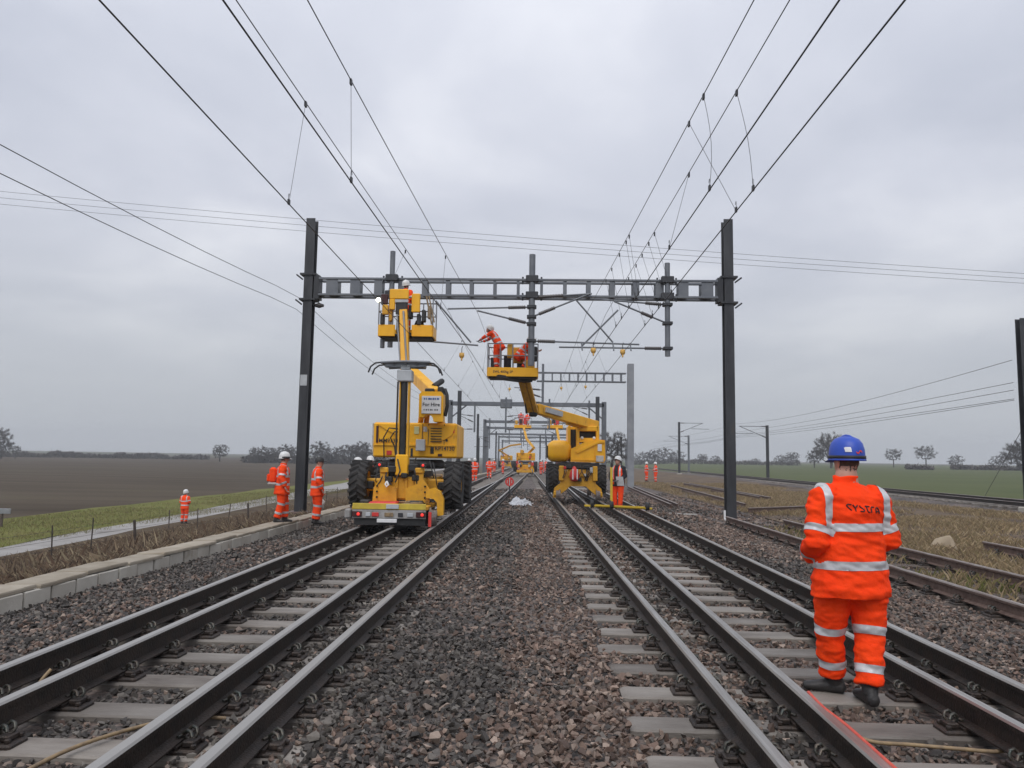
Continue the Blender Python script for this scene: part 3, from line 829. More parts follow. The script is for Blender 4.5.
for i, (px, hp, k) in enumerate([(642, 12, 4), (652, 13, 3), (664, 15, 4), (677, 12, 4), (703, 9, 0), (716, 8, 4), (756, 6, 4), (781, 9, 4), (792, 11, 0)]):
    far_tree(px, 420, hp, k, 'hazy bare tree, %s from the left beyond the green field' % ['first', 'second', 'third', 'fourth', 'fifth', 'sixth', 'seventh', 'eighth', 'ninth'][i], GRT, 1.25)
def hedge(name, label, pxs, D, hpx, n, kind='thing'):
    V = []; F = []; rnd = random.Random(len(label))
    for _ in range(n):
        px = rnd.uniform(*pxs); x, y = at_bearing(px, D + rnd.uniform(-4, 4)); z = float(gz(x, y))
        top = hpx * D / 769 * (.70 + .55 * mnoise.noise(Vector((px * .09, .5, 0))) + .25 * mnoise.noise(Vector((px * .37, 2.5, 0))) + .1 * rnd.random())
        p = Vector((x, y, z + top * rnd.random() ** .8)); L = rnd.uniform(.5, 1.3)
        d = Vector((rnd.gauss(0, 1), rnd.gauss(0, 1), rnd.gauss(.2, 1))).normalized() * L
        w = d.cross(Vector((rnd.gauss(0, 1), rnd.gauss(0, 1), 1))).normalized() * rnd.uniform(.12, .3)
        o = len(V); V += [p - w, p + w, p + d * .6 + w, p + d]; F.append((o, o + 1, o + 2, o + 3))
    m = MB(); m.add(V, F); ob = m.build(name, mat_twig); ob['label'] = label; ob['category'] = 'hedge'
    return ob
hedge('hedge', 'long dark hedge along the far side of the ploughed field', (-40, 212), 400, 4.6, 8000)
hedge('hedge', 'dark undergrowth of the wood behind the left portal leg', (245, 400), 310, 8.5, 8000)
hedge('hedge', 'low hedge on the horizon under the small trees at right', (905, 932), 300, 3.5, 900)
hedge('hedge', 'dark hedge on the far rise at the right edge', (950, 1060), 330, 4.0, 2500)
hedge('hedge', 'hazy hedge beyond the green field behind the right portal leg', (630, 800), 420, 4, 3500)

# ------------------------------------------------------------------ overhead line structures
def i_mast(m, x, y, z0, z1, w, d, tf=.03, mat=0):
    """H section column: two flanges facing along the track and a web"""
    m.box(x - w / 2, x + w / 2, y - d / 2, y - d / 2 + tf, z0, z1, mat); m.box(x - w / 2, x + w / 2, y + d / 2 - tf, y + d / 2, z0, z1, mat)
    m.box(x - tf / 2, x + tf / 2, y - d / 2 + tf, y + d / 2 - tf, z0, z1, mat)
def arm(parent, p0, p1, r=.03, ins=None, mat='steel'):
    """tube from p0 to p1; ins = (from, to) metres along it that is a ribbed insulator"""
    p0 = Vector(p0); p1 = Vector(p1); d = (p1 - p0).normalized()
    m = MB(); m.tube([p0, p1], r, 8); o = m.build('registration_arm', mat, parent)
    if ins:
        q = MB(); n = 9; pts = []; rs = []
        for i in range(n * 2 + 1):
            pts.append(p0 + d * (ins[0] + (ins[1] - ins[0]) * i / (n * 2))); rs.append(r * (2.3 if i % 2 else 1.45))
        q.tube(pts, rs, 9); q.build('insulator', 'insulator', o)
    return o
def ladder(parent, x0, x1, y, z0, z1, dep, mat, xs, ws, name='boom'):
    b = MB()
    for yy in (y - dep / 2, y + dep / 2):
        for zz in (z0, z1):
            s = -1 if zz == z1 else 1
            b.box(x0, x1, yy - .05, yy + .05, zz - .035, zz + .035, 0, None, .008)
    bo = b.build(name, mat, parent)
    for x, w in zip(xs, ws):
        q = MB(); q.box(x - w / 2, x + w / 2, y - dep / 2 - .02, y - dep / 2 + .02, z0 + .04, z1 - .04); q.box(x - w / 2, x + w / 2, y + dep / 2 - .02, y + dep / 2 + .02, z0 + .04, z1 - .04)
        q.box(x - w / 2, x + w / 2, y - dep / 2 + .02, y + dep / 2 - .02, z0 + .045, z0 + .075)
        q.build('batten_plate', mat, bo)
    return bo

Y1 = 24.5
por = thing('portal_gantry', 'nearest dark steel portal gantry spanning all the tracks above both near platforms', 'gantry')
for x, zt in ((-7.54, 9.42), (6.02, 9.45)):
    m = MB(); i_mast(m, x, Y1, -.35, zt, .29, .38, .035); m.build('leg', 'steel_dark', por)
    m = MB()
    for zz in (6.72, 7.55):
        s = 1 if x < 0 else -1
        m.box(x - .27, x + .27, Y1 - .24, Y1 + .24, zz - .03, zz + .03)
        m.beam((x - s * .21, Y1 - .1, zz - .16), (x - s * .42, Y1 - .1, zz), .05, .05)
    m.box(x + s * .19, x + s * .36, Y1 - .2, Y1 + .2, 6.74, 7.52)
    m.build('bracket', 'steel_dark', por)
    m = MB(); m.box(x - .4, x + .4, Y1 - .4, Y1 + .4, -.4, -.10, 0, None, .03); m.build('footing', 'rail_rust', por)
m = MB(); m.box(-7.66, -7.44, Y1 - .205, Y1 - .195, 3.9, 4.25); m.build('number_plate', 'grey_box', por)
for zz in (6.9, 6.55):
    m = MB(); m.tube([(-7.35, Y1, zz), (-7.2, Y1, zz), (-7.05, Y1, zz)], [.05, .09, .04], 8); m.build('insulator', 'insulator', por)
xs = [-6.75 + .755 * i for i in range(17)]
ws = [.085 + .30 * (abs(x + .7) / 6.2) ** 1.8 for x in xs]
ladder(por, -7.18, 5.66, Y1, 6.87, 7.40, .42, 'steel', xs, ws)
for x, zt, zb, r in ((-4.77, 8.28, 5.15, .085), (-.26, 8.2, 4.6, .10), (4.04, 7.95, 4.95, .085)):
    m = MB(); m.tube([(x, Y1 - .33, zb), (x, Y1 - .33, zt)], r, 12); dt = m.build('drop_tube', 'steel', por)
    for zz in (6.87, 7.40):
        m = MB()
        m.box(x - .2, x + .2, Y1 - .45, Y1 - .25, zz - .11, zz + .11, 0, None, .02)
        m.tube([(x - .3, Y1 - .2, zz - .14), (x - .3, Y1 - .2, zz + .1)], .03, 6); m.tube([(x + .3, Y1 - .2, zz - .14), (x + .3, Y1 - .2, zz + .1)], .03, 6)
        m.box(x - .3, x + .3, Y1 - .24, Y1 - .18, zz - .06, zz - .02); m.build('clamp', 'steel_dark', dt)
ya = Y1 - .33
for p0, p1, ins in (((-.26, 6.49), (-2.95, 6.41), (.2, .75)), ((-.26, 5.94), (-2.0, 6.36), (.2, .75)), ((-3.34, 6.67), (-2.18, 5.33), None), ((-4.77, 5.44), (-1.95, 5.24), None),
                    ((-.26, 6.80), (1.65, 6.94), (.2, 1.0)), ((-.26, 6.17), (1.55, 6.92), (.25, .8)), ((1.16, 6.72), (2.32, 5.38), None), ((2.48, 6.42), (1.33, 5.24), None),
                    ((-.26, 5.40), (3.15, 5.32), (.2, .75)), ((4.04, 5.20), (.62, 5.21), (.2, .72)), ((4.04, 6.60), (2.0, 6.75), (.2, .7)), ((4.04, 6.00), (2.35, 6.70), (.5, .9))):
    arm(por, (p0[0], ya, p0[1]), (p1[0], ya, p1[1]), .028, ins)
for x, z in ((-4.77, 5.44), (-.26, 6.49), (-.26, 5.94), (-.26, 5.40), (-.26, 6.17), (4.04, 5.2), (4.04, 6.6), (4.04, 6.0)):
    m = MB(); m.box(x - .15, x + .15, ya - .13, ya + .13, z - .05, z + .05, 0, None, .015); m.build('clamp', 'steel_dark', por)
for x in (2.32, 1.33, 2.86):
    m = MB(); m.tube([(x, ya, 5.36), (x + .02, ya - .1, 5.1)], .025, 6); m.build('steady_clip', 'steel', por)

# two-track cantilever behind, pale mast
p2 = thing('cantilever_gantry', 'pale grey mast with a lattice boom reaching left, behind the right platform', 'gantry')
m = MB(); i_mast(m, 5.95, 50, -.3, 8.0, .40, .40, .05); m.build('mast', 'steel_light', p2)
ladder(p2, -.15, 5.65, 50, 6.8, 7.36, .4, 'steel', [.3 + .56 * i for i in range(10)], [.09] * 10)
m = MB(); m.tube([(.25, 49.7, 5.3), (.25, 49.7, 7.9)], .08, 8); m.build('drop_tube', 'steel', p2)
for z0, z1, xx in ((6.2, 6.35, -1.6), (5.7, 6.2, -1.3), (5.4, 5.35, -2.3)):
    arm(p2, (.25, 49.7, z0), (xx, 49.7, z1), .03, (.2, .7))

def portal(name_label, Y, xl, xr, zt, dark=False, drops=(), knee=True, mat='steel'):
    t = thing('portal_gantry', name_label, 'gantry')
    for x in (xl, xr):
        m = MB(); i_mast(m, x, Y, -.3, zt + .2, .42, .4, .04); m.build('leg', mat, t)
        if knee:
            s = 1 if x == xl else -1
            m = MB(); m.beam((x, Y, zt - 1.5), (x + s * 1.6, Y, zt - .2), .12, .12); m.build('knee_brace', mat, t)
    m = MB(); m.box(xl, xr, Y - .2, Y + .2, zt - .3, zt + .08, 0, None, .02); m.build('boom', mat, t)
    for x, z0, z1 in drops:
        m = MB(); m.tube([(x, Y - .3, z0), (x, Y - .3, z1)], .085, 8); d = m.build('drop_tube', mat, t)
        for zz, xx, z2 in ((z0 + 1.5, 1.7, z0 + 1.7), (z0 + .9, 1.5, z0 + 1.6), (z0 + .3, 2.1, z0 + .25)):
            arm(d, (x, Y - .3, zz), (x + (xx if x < -1.2 and x > -4 else -xx), Y - .3, z2), .03, (.2, .7))
    return t
p3 = portal('third dark portal gantry with knee braces, seen between the two near platforms', 72, -8.3, 6.1, 7.0, drops=((-5.97, 4.2, 7.0), (-3.06, 4.2, 7.5), (1.0, 4.6, 7.4), (4.7, 5.0, 7.3)))
m = MB(); m.box(-3.6, -2.5, 71.7, 72.3, 6.5, 7.35, 0, None, .05); m.build('clamp', 'steel', p3)
p4 = portal('fourth portal gantry, framing the far yellow platform', 106, -7.4, 6.4, 7.05, drops=((-6.7, 3.2, 7.4), (-2.4, 4.4, 7.2), (2.4, 4.4, 7.2)), knee=False)
p5 = portal('fifth and farthest portal gantry over the tracks', 157, -10.7, 8.5, 7.1, drops=((-3.0, 4.6, 7.2), (3.2, 4.6, 7.2)), knee=False)
portal('portal gantry between the fourth and the farthest large one', 130, -8.6, 6.6, 7.2, drops=((-4.9, 4.4, 7.2), (1.2, 4.4, 7.3)), knee=True)
portal('slim distant portal gantry behind the far platform basket', 185, -9.5, 7.6, 7.4, drops=((-4.0, 4.6, 7.2), (2.0, 4.6, 7.2)), knee=False)
p6 = portal('faint last portal gantry deep in the distance', 215, -10.0, 8.0, 7.2, drops=((-3.0, 4.6, 7.2),), knee=False)
def plain_mast(label, x, Y, zt, w=.3, mat='steel_dark'):
    t = thing('line_mast', label, 'mast', (x, Y, float(gz(x, Y))))
    m = MB(); i_mast(m, 0, 0, -.2, zt, w, w, .035); m.build('post', mat, t)
    m = MB(); m.box(-.32, .32, -.32, .32, -.2, .16, 0, None, .03); m.build('footing', 'trough_wall', t)
    return t
plain_mast('black mast just right of the left platform under the third gantry', -7.35, 71, 8.3, .34)
plain_mast('black mast just left of the right leg of the third gantry', 5.42, 71, 7.7, .34)
plain_mast('slender mast left of the fourth portal gantry', -8.2, 104, 8.4, .3)
for i, (px, D_, hp) in enumerate([(497, 150, 40), (541, 150, 34), (547, 175, 32), (480, 165, 36), (553, 130, 36), (606, 120, 40), (622, 150, 34), (618, 165, 30)]):
    x, y = at_bearing(px, D_)
    plain_mast('thin distant mast, %s of the row between the tracks and field' % ['first', 'second', 'third', 'fourth', 'fifth', 'sixth', 'seventh', 'eighth'][i], x, y, hp * D_ / 769, .28)
def cantilever_mast(label, x, Y, zt, side, reach, mat='steel_dark', z2=None):
    t = plain_mast(label, x, Y, zt, .3, mat)
    z2 = zt - 1.6
    arm(t, (0, -.2, zt - .15), (side * reach, -.2, zt - .15), .035, (.2, .75), mat)
    arm(t, (0, -.2, z2), (side * reach * .95, -.2, zt - .2), .035, (.2, .75), mat)
    arm(t, (side * reach * .5, -.2, zt - 1.0), (side * reach * 1.25, -.2, zt - 1.05), .03, None, mat)
    return t
cantilever_mast('siding mast with its arm to the right, left of the near portal leg', 21.4, 118, 7.9, 1, 3.6)
cantilever_mast('siding mast with its arm to the left, at the green field edge', 28.2, 96, 6.7, -1, 3.5)
cantilever_mast('paler siding mast behind the arm of its dark neighbour', 26.5, 137, 6.6, -1, 3.6, 'steel')
cantilever_mast('hazy siding mast beside the pale gantry mast with arm to the left', 20.0, 175, 6.8, -1, 3.6, 'steel')
cantilever_mast('shorter hazy mast right beside another one near the pale gantry mast', 22.0, 195, 6.0, -1, 3.6, 'steel')
em = plain_mast('tall mast cut off by the right edge of the picture', 19.25, 31, 7.62, .34)

# ------------------------------------------------------------------ wires
def wire(name, label, pts, r, cat='wire', group=None, mat='wire'):
    m = MB(); m.tube(pts, r, 5); return tag(m.build(name, mat), label, cat, group)
def xat(l, y):
    """x of a wire: l = (x at the camera, slope to the near gantry, x 100 m away) or (x0, x1) straight"""
    if not isinstance(l[0], tuple): return l[0] + (l[1] - l[0]) * y / 100
    (a, s), b = l[0], l[1]
    return a + s * y if y < 24.5 else a + s * 24.5 + (b - a - s * 24.5) * (y - 24.5) / 75.5
def run(x0, x1, z, y0=-20, y1=230, sag=0.0, sup=(-22, 24.5, 72, 120, 168, 216, 264), stag=0.0):
    pts = []
    for i in range(101):
        y = y0 + (y1 - y0) * i / 100; k = max(j for j in range(len(sup)) if sup[j] <= y + 1e-6); k = min(k, len(sup) - 2)
        u = (y - sup[k]) / (sup[k + 1] - sup[k])
        pts.append((xat((x0, x1), y), y, z - sag * 4 * u * (1 - u)))
    return pts
GW = 'overhead wires along the tracks'
LINES = dict(a=((-3.36, -.0134), -4.7, 5.1), b=((-2.54, .013), -2.1, 5.1), g=((2.33, -.018), .9, 5.1), h=((2.73, -.002), 2.45, 5.1))
UPPER = dict(c=((-3.26, .012), -4.3), d=((-2.60, .023), -2.1), e=((2.40, -.036), .8), f=((2.64, -.02), 2.35))
wire('contact_wire', 'lower wire of the leftmost overhead pair, passing the left leg top', run(*LINES['a']), .0085, group=GW)
wire('contact_wire', 'lower wire of the second overhead pair from the left', run(*LINES['b']), .0085, group=GW)
wire('contact_wire', 'lower wire of the inner overhead pair on the right', run(*LINES['g']), .0085, group=GW)
wire('contact_wire', 'rightmost lower overhead wire, crossing the top of the right leg', run(*LINES['h']), .0085, group=GW)
cat_ = {}
for k, lab in (('c', 'upper wire carrying the leftmost overhead pair'), ('d', 'upper wire of the second overhead pair, nearest the middle on the left'),
                  ('e', 'innermost upper overhead wire on the right'), ('f', 'second upper overhead wire from the middle on the right')):
    cat_[k] = wire('catenary_wire', lab, run(*UPPER[k], 6.42, sag=.14), .0065, group=GW)
def dropper(par, p0, p1, bow=0.0):
    m = MB(); p0 = Vector(p0); p1 = Vector(p1)
    pts = [p0.lerp(p1, i / 6) + Vector((bow * math.sin(math.pi * i / 6), 0, 0)) for i in range(7)]
    m.tube(pts, .0032, 4); o = m.build('dropper', 'wire', par)
    q = MB(); q.box(p1.x - .012, p1.x + .012, p1.y - .03, p1.y + .03, p1.z - .02, p1.z + .05); q.build('clip', 'steel_dark', o); q = MB(); q.box(p0.x - .012, p0.x + .012, p0.y - .03, p0.y + .03, p0.z - .05, p0.z + .02)
    q.build('clip', 'steel_dark', o); q = MB(); q.tube([(p1.x, p1.y + .03 * math.cos(a), p1.z + .09 + .045 * math.sin(a)) for a in [i * .7 for i in range(9)]], .004, 4)
    q.build('loop', 'steel_dark', o)
for k, ya_, lo, yb_, bow in (('c', 9.7, 'a', 10.25, 0), ('d', 9.1, 'b', 9.4, 0), ('e', 9.5, 'g', 9.65, .06), ('f', 9.4, 'h', 9.65, .04), ('e', 10.3, 'h', 10.5, 0), ('f', 12.2, 'g', 12.4, 0)):
    dropper(cat_[k], (xat(UPPER[k], ya_), ya_, 6.29), (xat(LINES[lo], yb_), yb_, 5.11), bow)
for y in (15.5, 16.2, 17.2, 18.3, 19.6, 30, 36, 42):
    for k, lo in (('e', 'g'), ('f', 'h'), ('d', 'b'), ('c', 'a')):
        if k in 'cd' and y < 20 and y not in (17.2,): continue
        xu = UPPER[k]
        yy = y + random.uniform(-.3, .3)
        dropper(cat_[k], (xat(xu, yy), yy, 6.29), (xat(LINES[lo], yy + .2), yy + .2, 5.11))
for x0, z0, lab in ((-7.95, 6.9, 'upper of two feeder wires hung on the left portal leg'), (-8.1, 6.55, 'lower of two feeder wires hung on the left portal leg')):
    wire('feeder_wire', lab, run(x0, x0, z0, sag=.95), .008, group=GW)
for k, (za, zb) in enumerate(((37.6, 21.0), (36.7, 20.5), (35.8, 20.0))):
    pts = [(-110 + 220 * i / 40, 92, za + (zb - za) * i / 40 - 1.6 * (1 - ((i - 20) / 20) ** 2) + 1.0) for i in range(41)]
    wire('power_line', ['top', 'middle', 'bottom'][k] + ' one of three thin power lines crossing the sky', pts, .022, 'power line', 'power lines crossing the sky')
for i, (z0, x1, z1, s) in enumerate(((5.9, 24.6, 6.6, .5), (5.0, 24.7, 5.6, .15), (4.7, 25.0, 5.2, .12), (4.35, 24.4, 5.0, .1), (4.30, 24.5, 4.9, .2))):
    pts = [(18.8 + (x1 - 18.8) * (y - 31) / 65, y, z0 + (z1 - z0) * (y - 31) / 65 - s * 4 * ((y - 31) / 65) * (1 - (y - 31) / 65)) for y in [31 + 65 * j / 24 for j in range(25)]]
    pts = pts + [(x1 + 1.2, 118, z1 - .1), (x1 + 2, 137, z1), (x1 + 4, 195, z1)]
    pts = [(16.0, -10, z0 - .1)] + pts if i == 99 else pts
    wire('siding_wire', ['top', 'second', 'third', 'fourth', 'lowest'][i] + ' wire running from the right edge mast into the distance', pts, .011, group='wires over the far siding')
wire('guy_wire', 'guy wire slanting down from the right edge mast to the field', [(19.2, 31, 3.4), (24.8, 44, .0)], .012)
tg = 'yellow tags hanging from the overhead wires'
for i, (x, y, z, lab) in enumerate(((-2.46, 24.1, 4.98, 'amber pulley hanging left of the right basket, near the worker'), (1.70, 24.1, 5.18, 'amber pulley on the registration arm right of the middle tube'), (2.62, 24.1, 5.14, 'amber pulley on the lower registration arm, second from the middle tube'),
                                (1.44, 49.5, 6.4, 'amber pulley high above the right platform boom'), (3.0, 49.5, 6.5, 'amber pulley on wires left of the pale mast'), (-1.9, 49.5, 6.3, 'amber pulley hanging between the two near platforms'))):
    t = thing('line_pulley', lab, 'pulley', (x, y, z), 0, tg)
    m = MB(); m.lathe([(.0, .0), (.075, .0), (.085, -.1), (.05, -.16), (.0, -.18)], 10); m.box(-.02, .02, -.06, .06, -.24, -.16); m.build('body', 'amber', t)
    m = MB(); m.tube([(0, 0, 0), (0, 0, .16), (.03, 0, .22)], .012, 5); m.build('hook', 'steel_dark', t)
# ------------------------------------------------------------------ people
def V3(*a): return Vector(a)
def loft_rings(chain, side, n=16, cap=.45):
    """chain: [(point, rx, ry)]; closed tube with rounded ends"""
    P = [Vector(c[0]) for c in chain]; vs = []; fs = []
    side = Vector(side)
    ends = []
    for i, (p, rx, ry) in enumerate(chain):
        d = (P[min(i + 1, len(P) - 1)] - P[max(i - 1, 0)]).normalized()
        s = (side - d * side.dot(d)).normalized(); w = d.cross(s)
        for k in range(n):
            a = 2 * math.pi * k / n
            vs.append(P[i] + s * rx * math.cos(a) + w * ry * math.sin(a))
    for i in range(len(P) - 1):
        for k in range(n):
            a, b = i * n + k, i * n + (k + 1) % n
            fs.append((a, b, b + n, a + n))
    for i, sg in ((0, -1), (len(P) - 1, 1)):
        d = ((P[1] - P[0]) if i == 0 else (P[-1] - P[-2])).normalized() * sg
        vs.append(P[i] + d * min(chain[i][1], chain[i][2]) * cap); c = len(vs) - 1
        for k in range(n):
            a, b = i * n + k, i * n + (k + 1) % n
            fs.append((a, b, c))
    return vs, fs
def fuse(lofts, voxel, name, mats, mat_of, smooth_it=4, fold=None):
    """join overlapping lofts into one continuous surface; every vertex remembers the loft it came from"""
    mb = MB(); pts = []
    for lab, chain, side in lofts:
        dense = []
        for i in range(len(chain) - 1):
            (p, a, b), (q, c, d) = chain[i], chain[i + 1]
            p = Vector(p); q = Vector(q)
            for t in (0, .5):
                dense.append((p.lerp(q, t), a + (c - a) * t, b + (d - b) * t))
        dense.append(chain[-1])
        vs, fs = loft_rings(dense, side, 16, .03 if lab == 'trunk' else .45)
        pts += [(v, lab) for v in vs]
        mb.add(vs, fs)
    me = mb.mesh(name, mats)
    o = bpy.data.objects.new('tmp', me); COL.objects.link(o)
    r = o.modifiers.new('r', 'REMESH'); r.mode = 'VOXEL'; r.voxel_size = voxel; r.use_smooth_shade = True
    if smooth_it:
        s = o.modifiers.new('s', 'SMOOTH'); s.factor = .5; s.iterations = smooth_it
    dg = bpy.context.evaluated_depsgraph_get()
    out = bpy.data.meshes.new_from_object(o.evaluated_get(dg))
    bpy.data.objects.remove(o); bpy.data.meshes.remove(me)
    out.name = name
    kd = KDTree(len(pts))
    for i, (v, l) in enumerate(pts): kd.insert(v, i)
    kd.balance()
    labs = [pts[kd.find(v.co)[1]][1] for v in out.vertices]
    names = sorted(set(l for _, l in pts)); idx = {n: i for i, n in enumerate(names)}
    if fold:
        nrm = [v.normal.copy() for v in out.vertices]
        for v, nv, l in zip(out.vertices, nrm, labs):
            v.co += nv * fold(v.co, l)
    a = out.attributes.new('lab', 'INT', 'POINT'); a.data.foreach_set('value', [idx[l] for l in labs])
    out.materials.clear()
    for m in mats: out.materials.append(M[m])
    for p in out.polygons:
        p.use_smooth = True
        p.material_index = mat_of(labs[p.vertices[0]], p.center)
    return out, idx
def cut_band(src, idx, allowed, planes, name, mat, off=.004):
    """strip of the garment between planes, lifted a little off it"""
    bm = bmesh.new(); bm.from_mesh(src); bm.normal_update()
    lay = bm.verts.layers.int['lab']; ok = {idx[a] for a in allowed if a in idx}
    bmesh.ops.delete(bm, geom=[f for f in bm.faces if sum(v[lay] in ok for v in f.verts) < 2], context='FACES')
    for co, no in planes:
        bmesh.ops.bisect_plane(bm, geom=bm.verts[:] + bm.edges[:] + bm.faces[:], plane_co=co, plane_no=no, clear_outer=True)
        if not bm.faces: break
    if not bm.faces:
        bm.free(); return None
    bm.normal_update()
    for v in bm.verts: v.co += v.normal * off
    me = bpy.data.meshes.new(name); bm.to_mesh(me); bm.free()
    me.materials.clear(); me.materials.append(M[mat])
    for p in me.polygons: p.use_smooth = True; p.material_index = 0
    return me

def hand_mesh(mat):
    m = MB()
    def lf(chain, side=(1, 0, 0), n=8):
        vs, fs = loft_rings([(Vector(p), a, b) for p, a, b in chain], side, n); m.add(vs, fs, 0, True)
    lf([((0, 0, .02), .028, .02), ((0, 0, -.03), .038, .017), ((0, .004, -.075), .042, .015), ((0, .008, -.095), .038, .012)])
    for x, L, z in ((-.031, .062, -.09), (-.011, .075, -.094), (.010, .070, -.093), (.029, .055, -.088)):
        lf([((x, .006, z), .0095, .0095), ((x * 1.05, .016, z - L * .45), .009, .009), ((x * 1.05, .036, z - L * .78), .0085, .0085), ((x, .055, z - L * .92), .007, .007)], (1, 0, 0), 7)
    lf([((.030, .004, -.02), .013, .012), ((.058, .016, -.05), .0115, .011), ((.060, .034, -.08), .009, .009)], (0, 1, 0), 7)
    return m.mesh('hand', mat)
HAND = {k: hand_mesh(k) for k in ('skin', 'glove')}

def helmet_mesh(mat, logo=False):
    m = MB()
    prof = [(.001, .165), (.05, .159), (.088, .142), (.114, .110), (.127, .066), (.131, .02), (.132, .000), (.137, -.010), (.138, -.018), (.129, -.016), (.122, .02)]
    T = Matrix.Diagonal((.93, 1.12, 1, 1))
    m.lathe(prof, 28, 0, True, T)
    # peak at the front, centre ridge
    pk = [(.105 * math.sin(a), .125 * math.cos(a) + .03 * math.cos(a), -.006) for a in [R(-48 + 96 * i / 8) for i in range(9)]]
    ou = [(.125 * math.sin(a), .14 * math.cos(a) + .065 * math.cos(a), -.026) for a in [R(-46 + 92 * i / 8) for i in range(9)]]
    vs = pk + ou + [(x, y, z - .006) for x, y, z in pk] + [(x, y, z - .006) for x, y, z in ou]
    fs = []
    for i in range(8):
        fs += [(i, i + 1, i + 10, i + 9), (i + 18, i + 27, i + 28, i + 19), (i + 9, i + 10, i + 28, i + 27)]
    m.add(vs, fs, 0, True)
    m.tube([(0, -.135 * math.cos(a), .02 + .146 * math.sin(a)) for a in [R(15 + 150 * i / 10) for i in range(11)]], .012, 6, 0)
    for s in (-.045, .045):
        m.tube([(s, -.12 * math.cos(a), .015 + .138 * math.sin(a)) for a in [R(25 + 130 * i / 10) for i in range(11)]], .007, 5, 0)
    return m.mesh('helmet', [mat])
def cap_mesh():
    m = MB(); T = Matrix.Diagonal((.93, 1.1, 1, 1))
    m.lathe([(.001, .125), (.06, .12), (.095, .095), (.11, .05), (.112, .0)], 18, 0, True, T)
    m.box(-.075, .075, .09, .2, -.005, .012, 0, None, .005)
    return m.mesh('cap', 'black')
HELM = {k: helmet_mesh(k) for k in ('helmet_white', 'helmet_blue')}; CAP = cap_mesh()

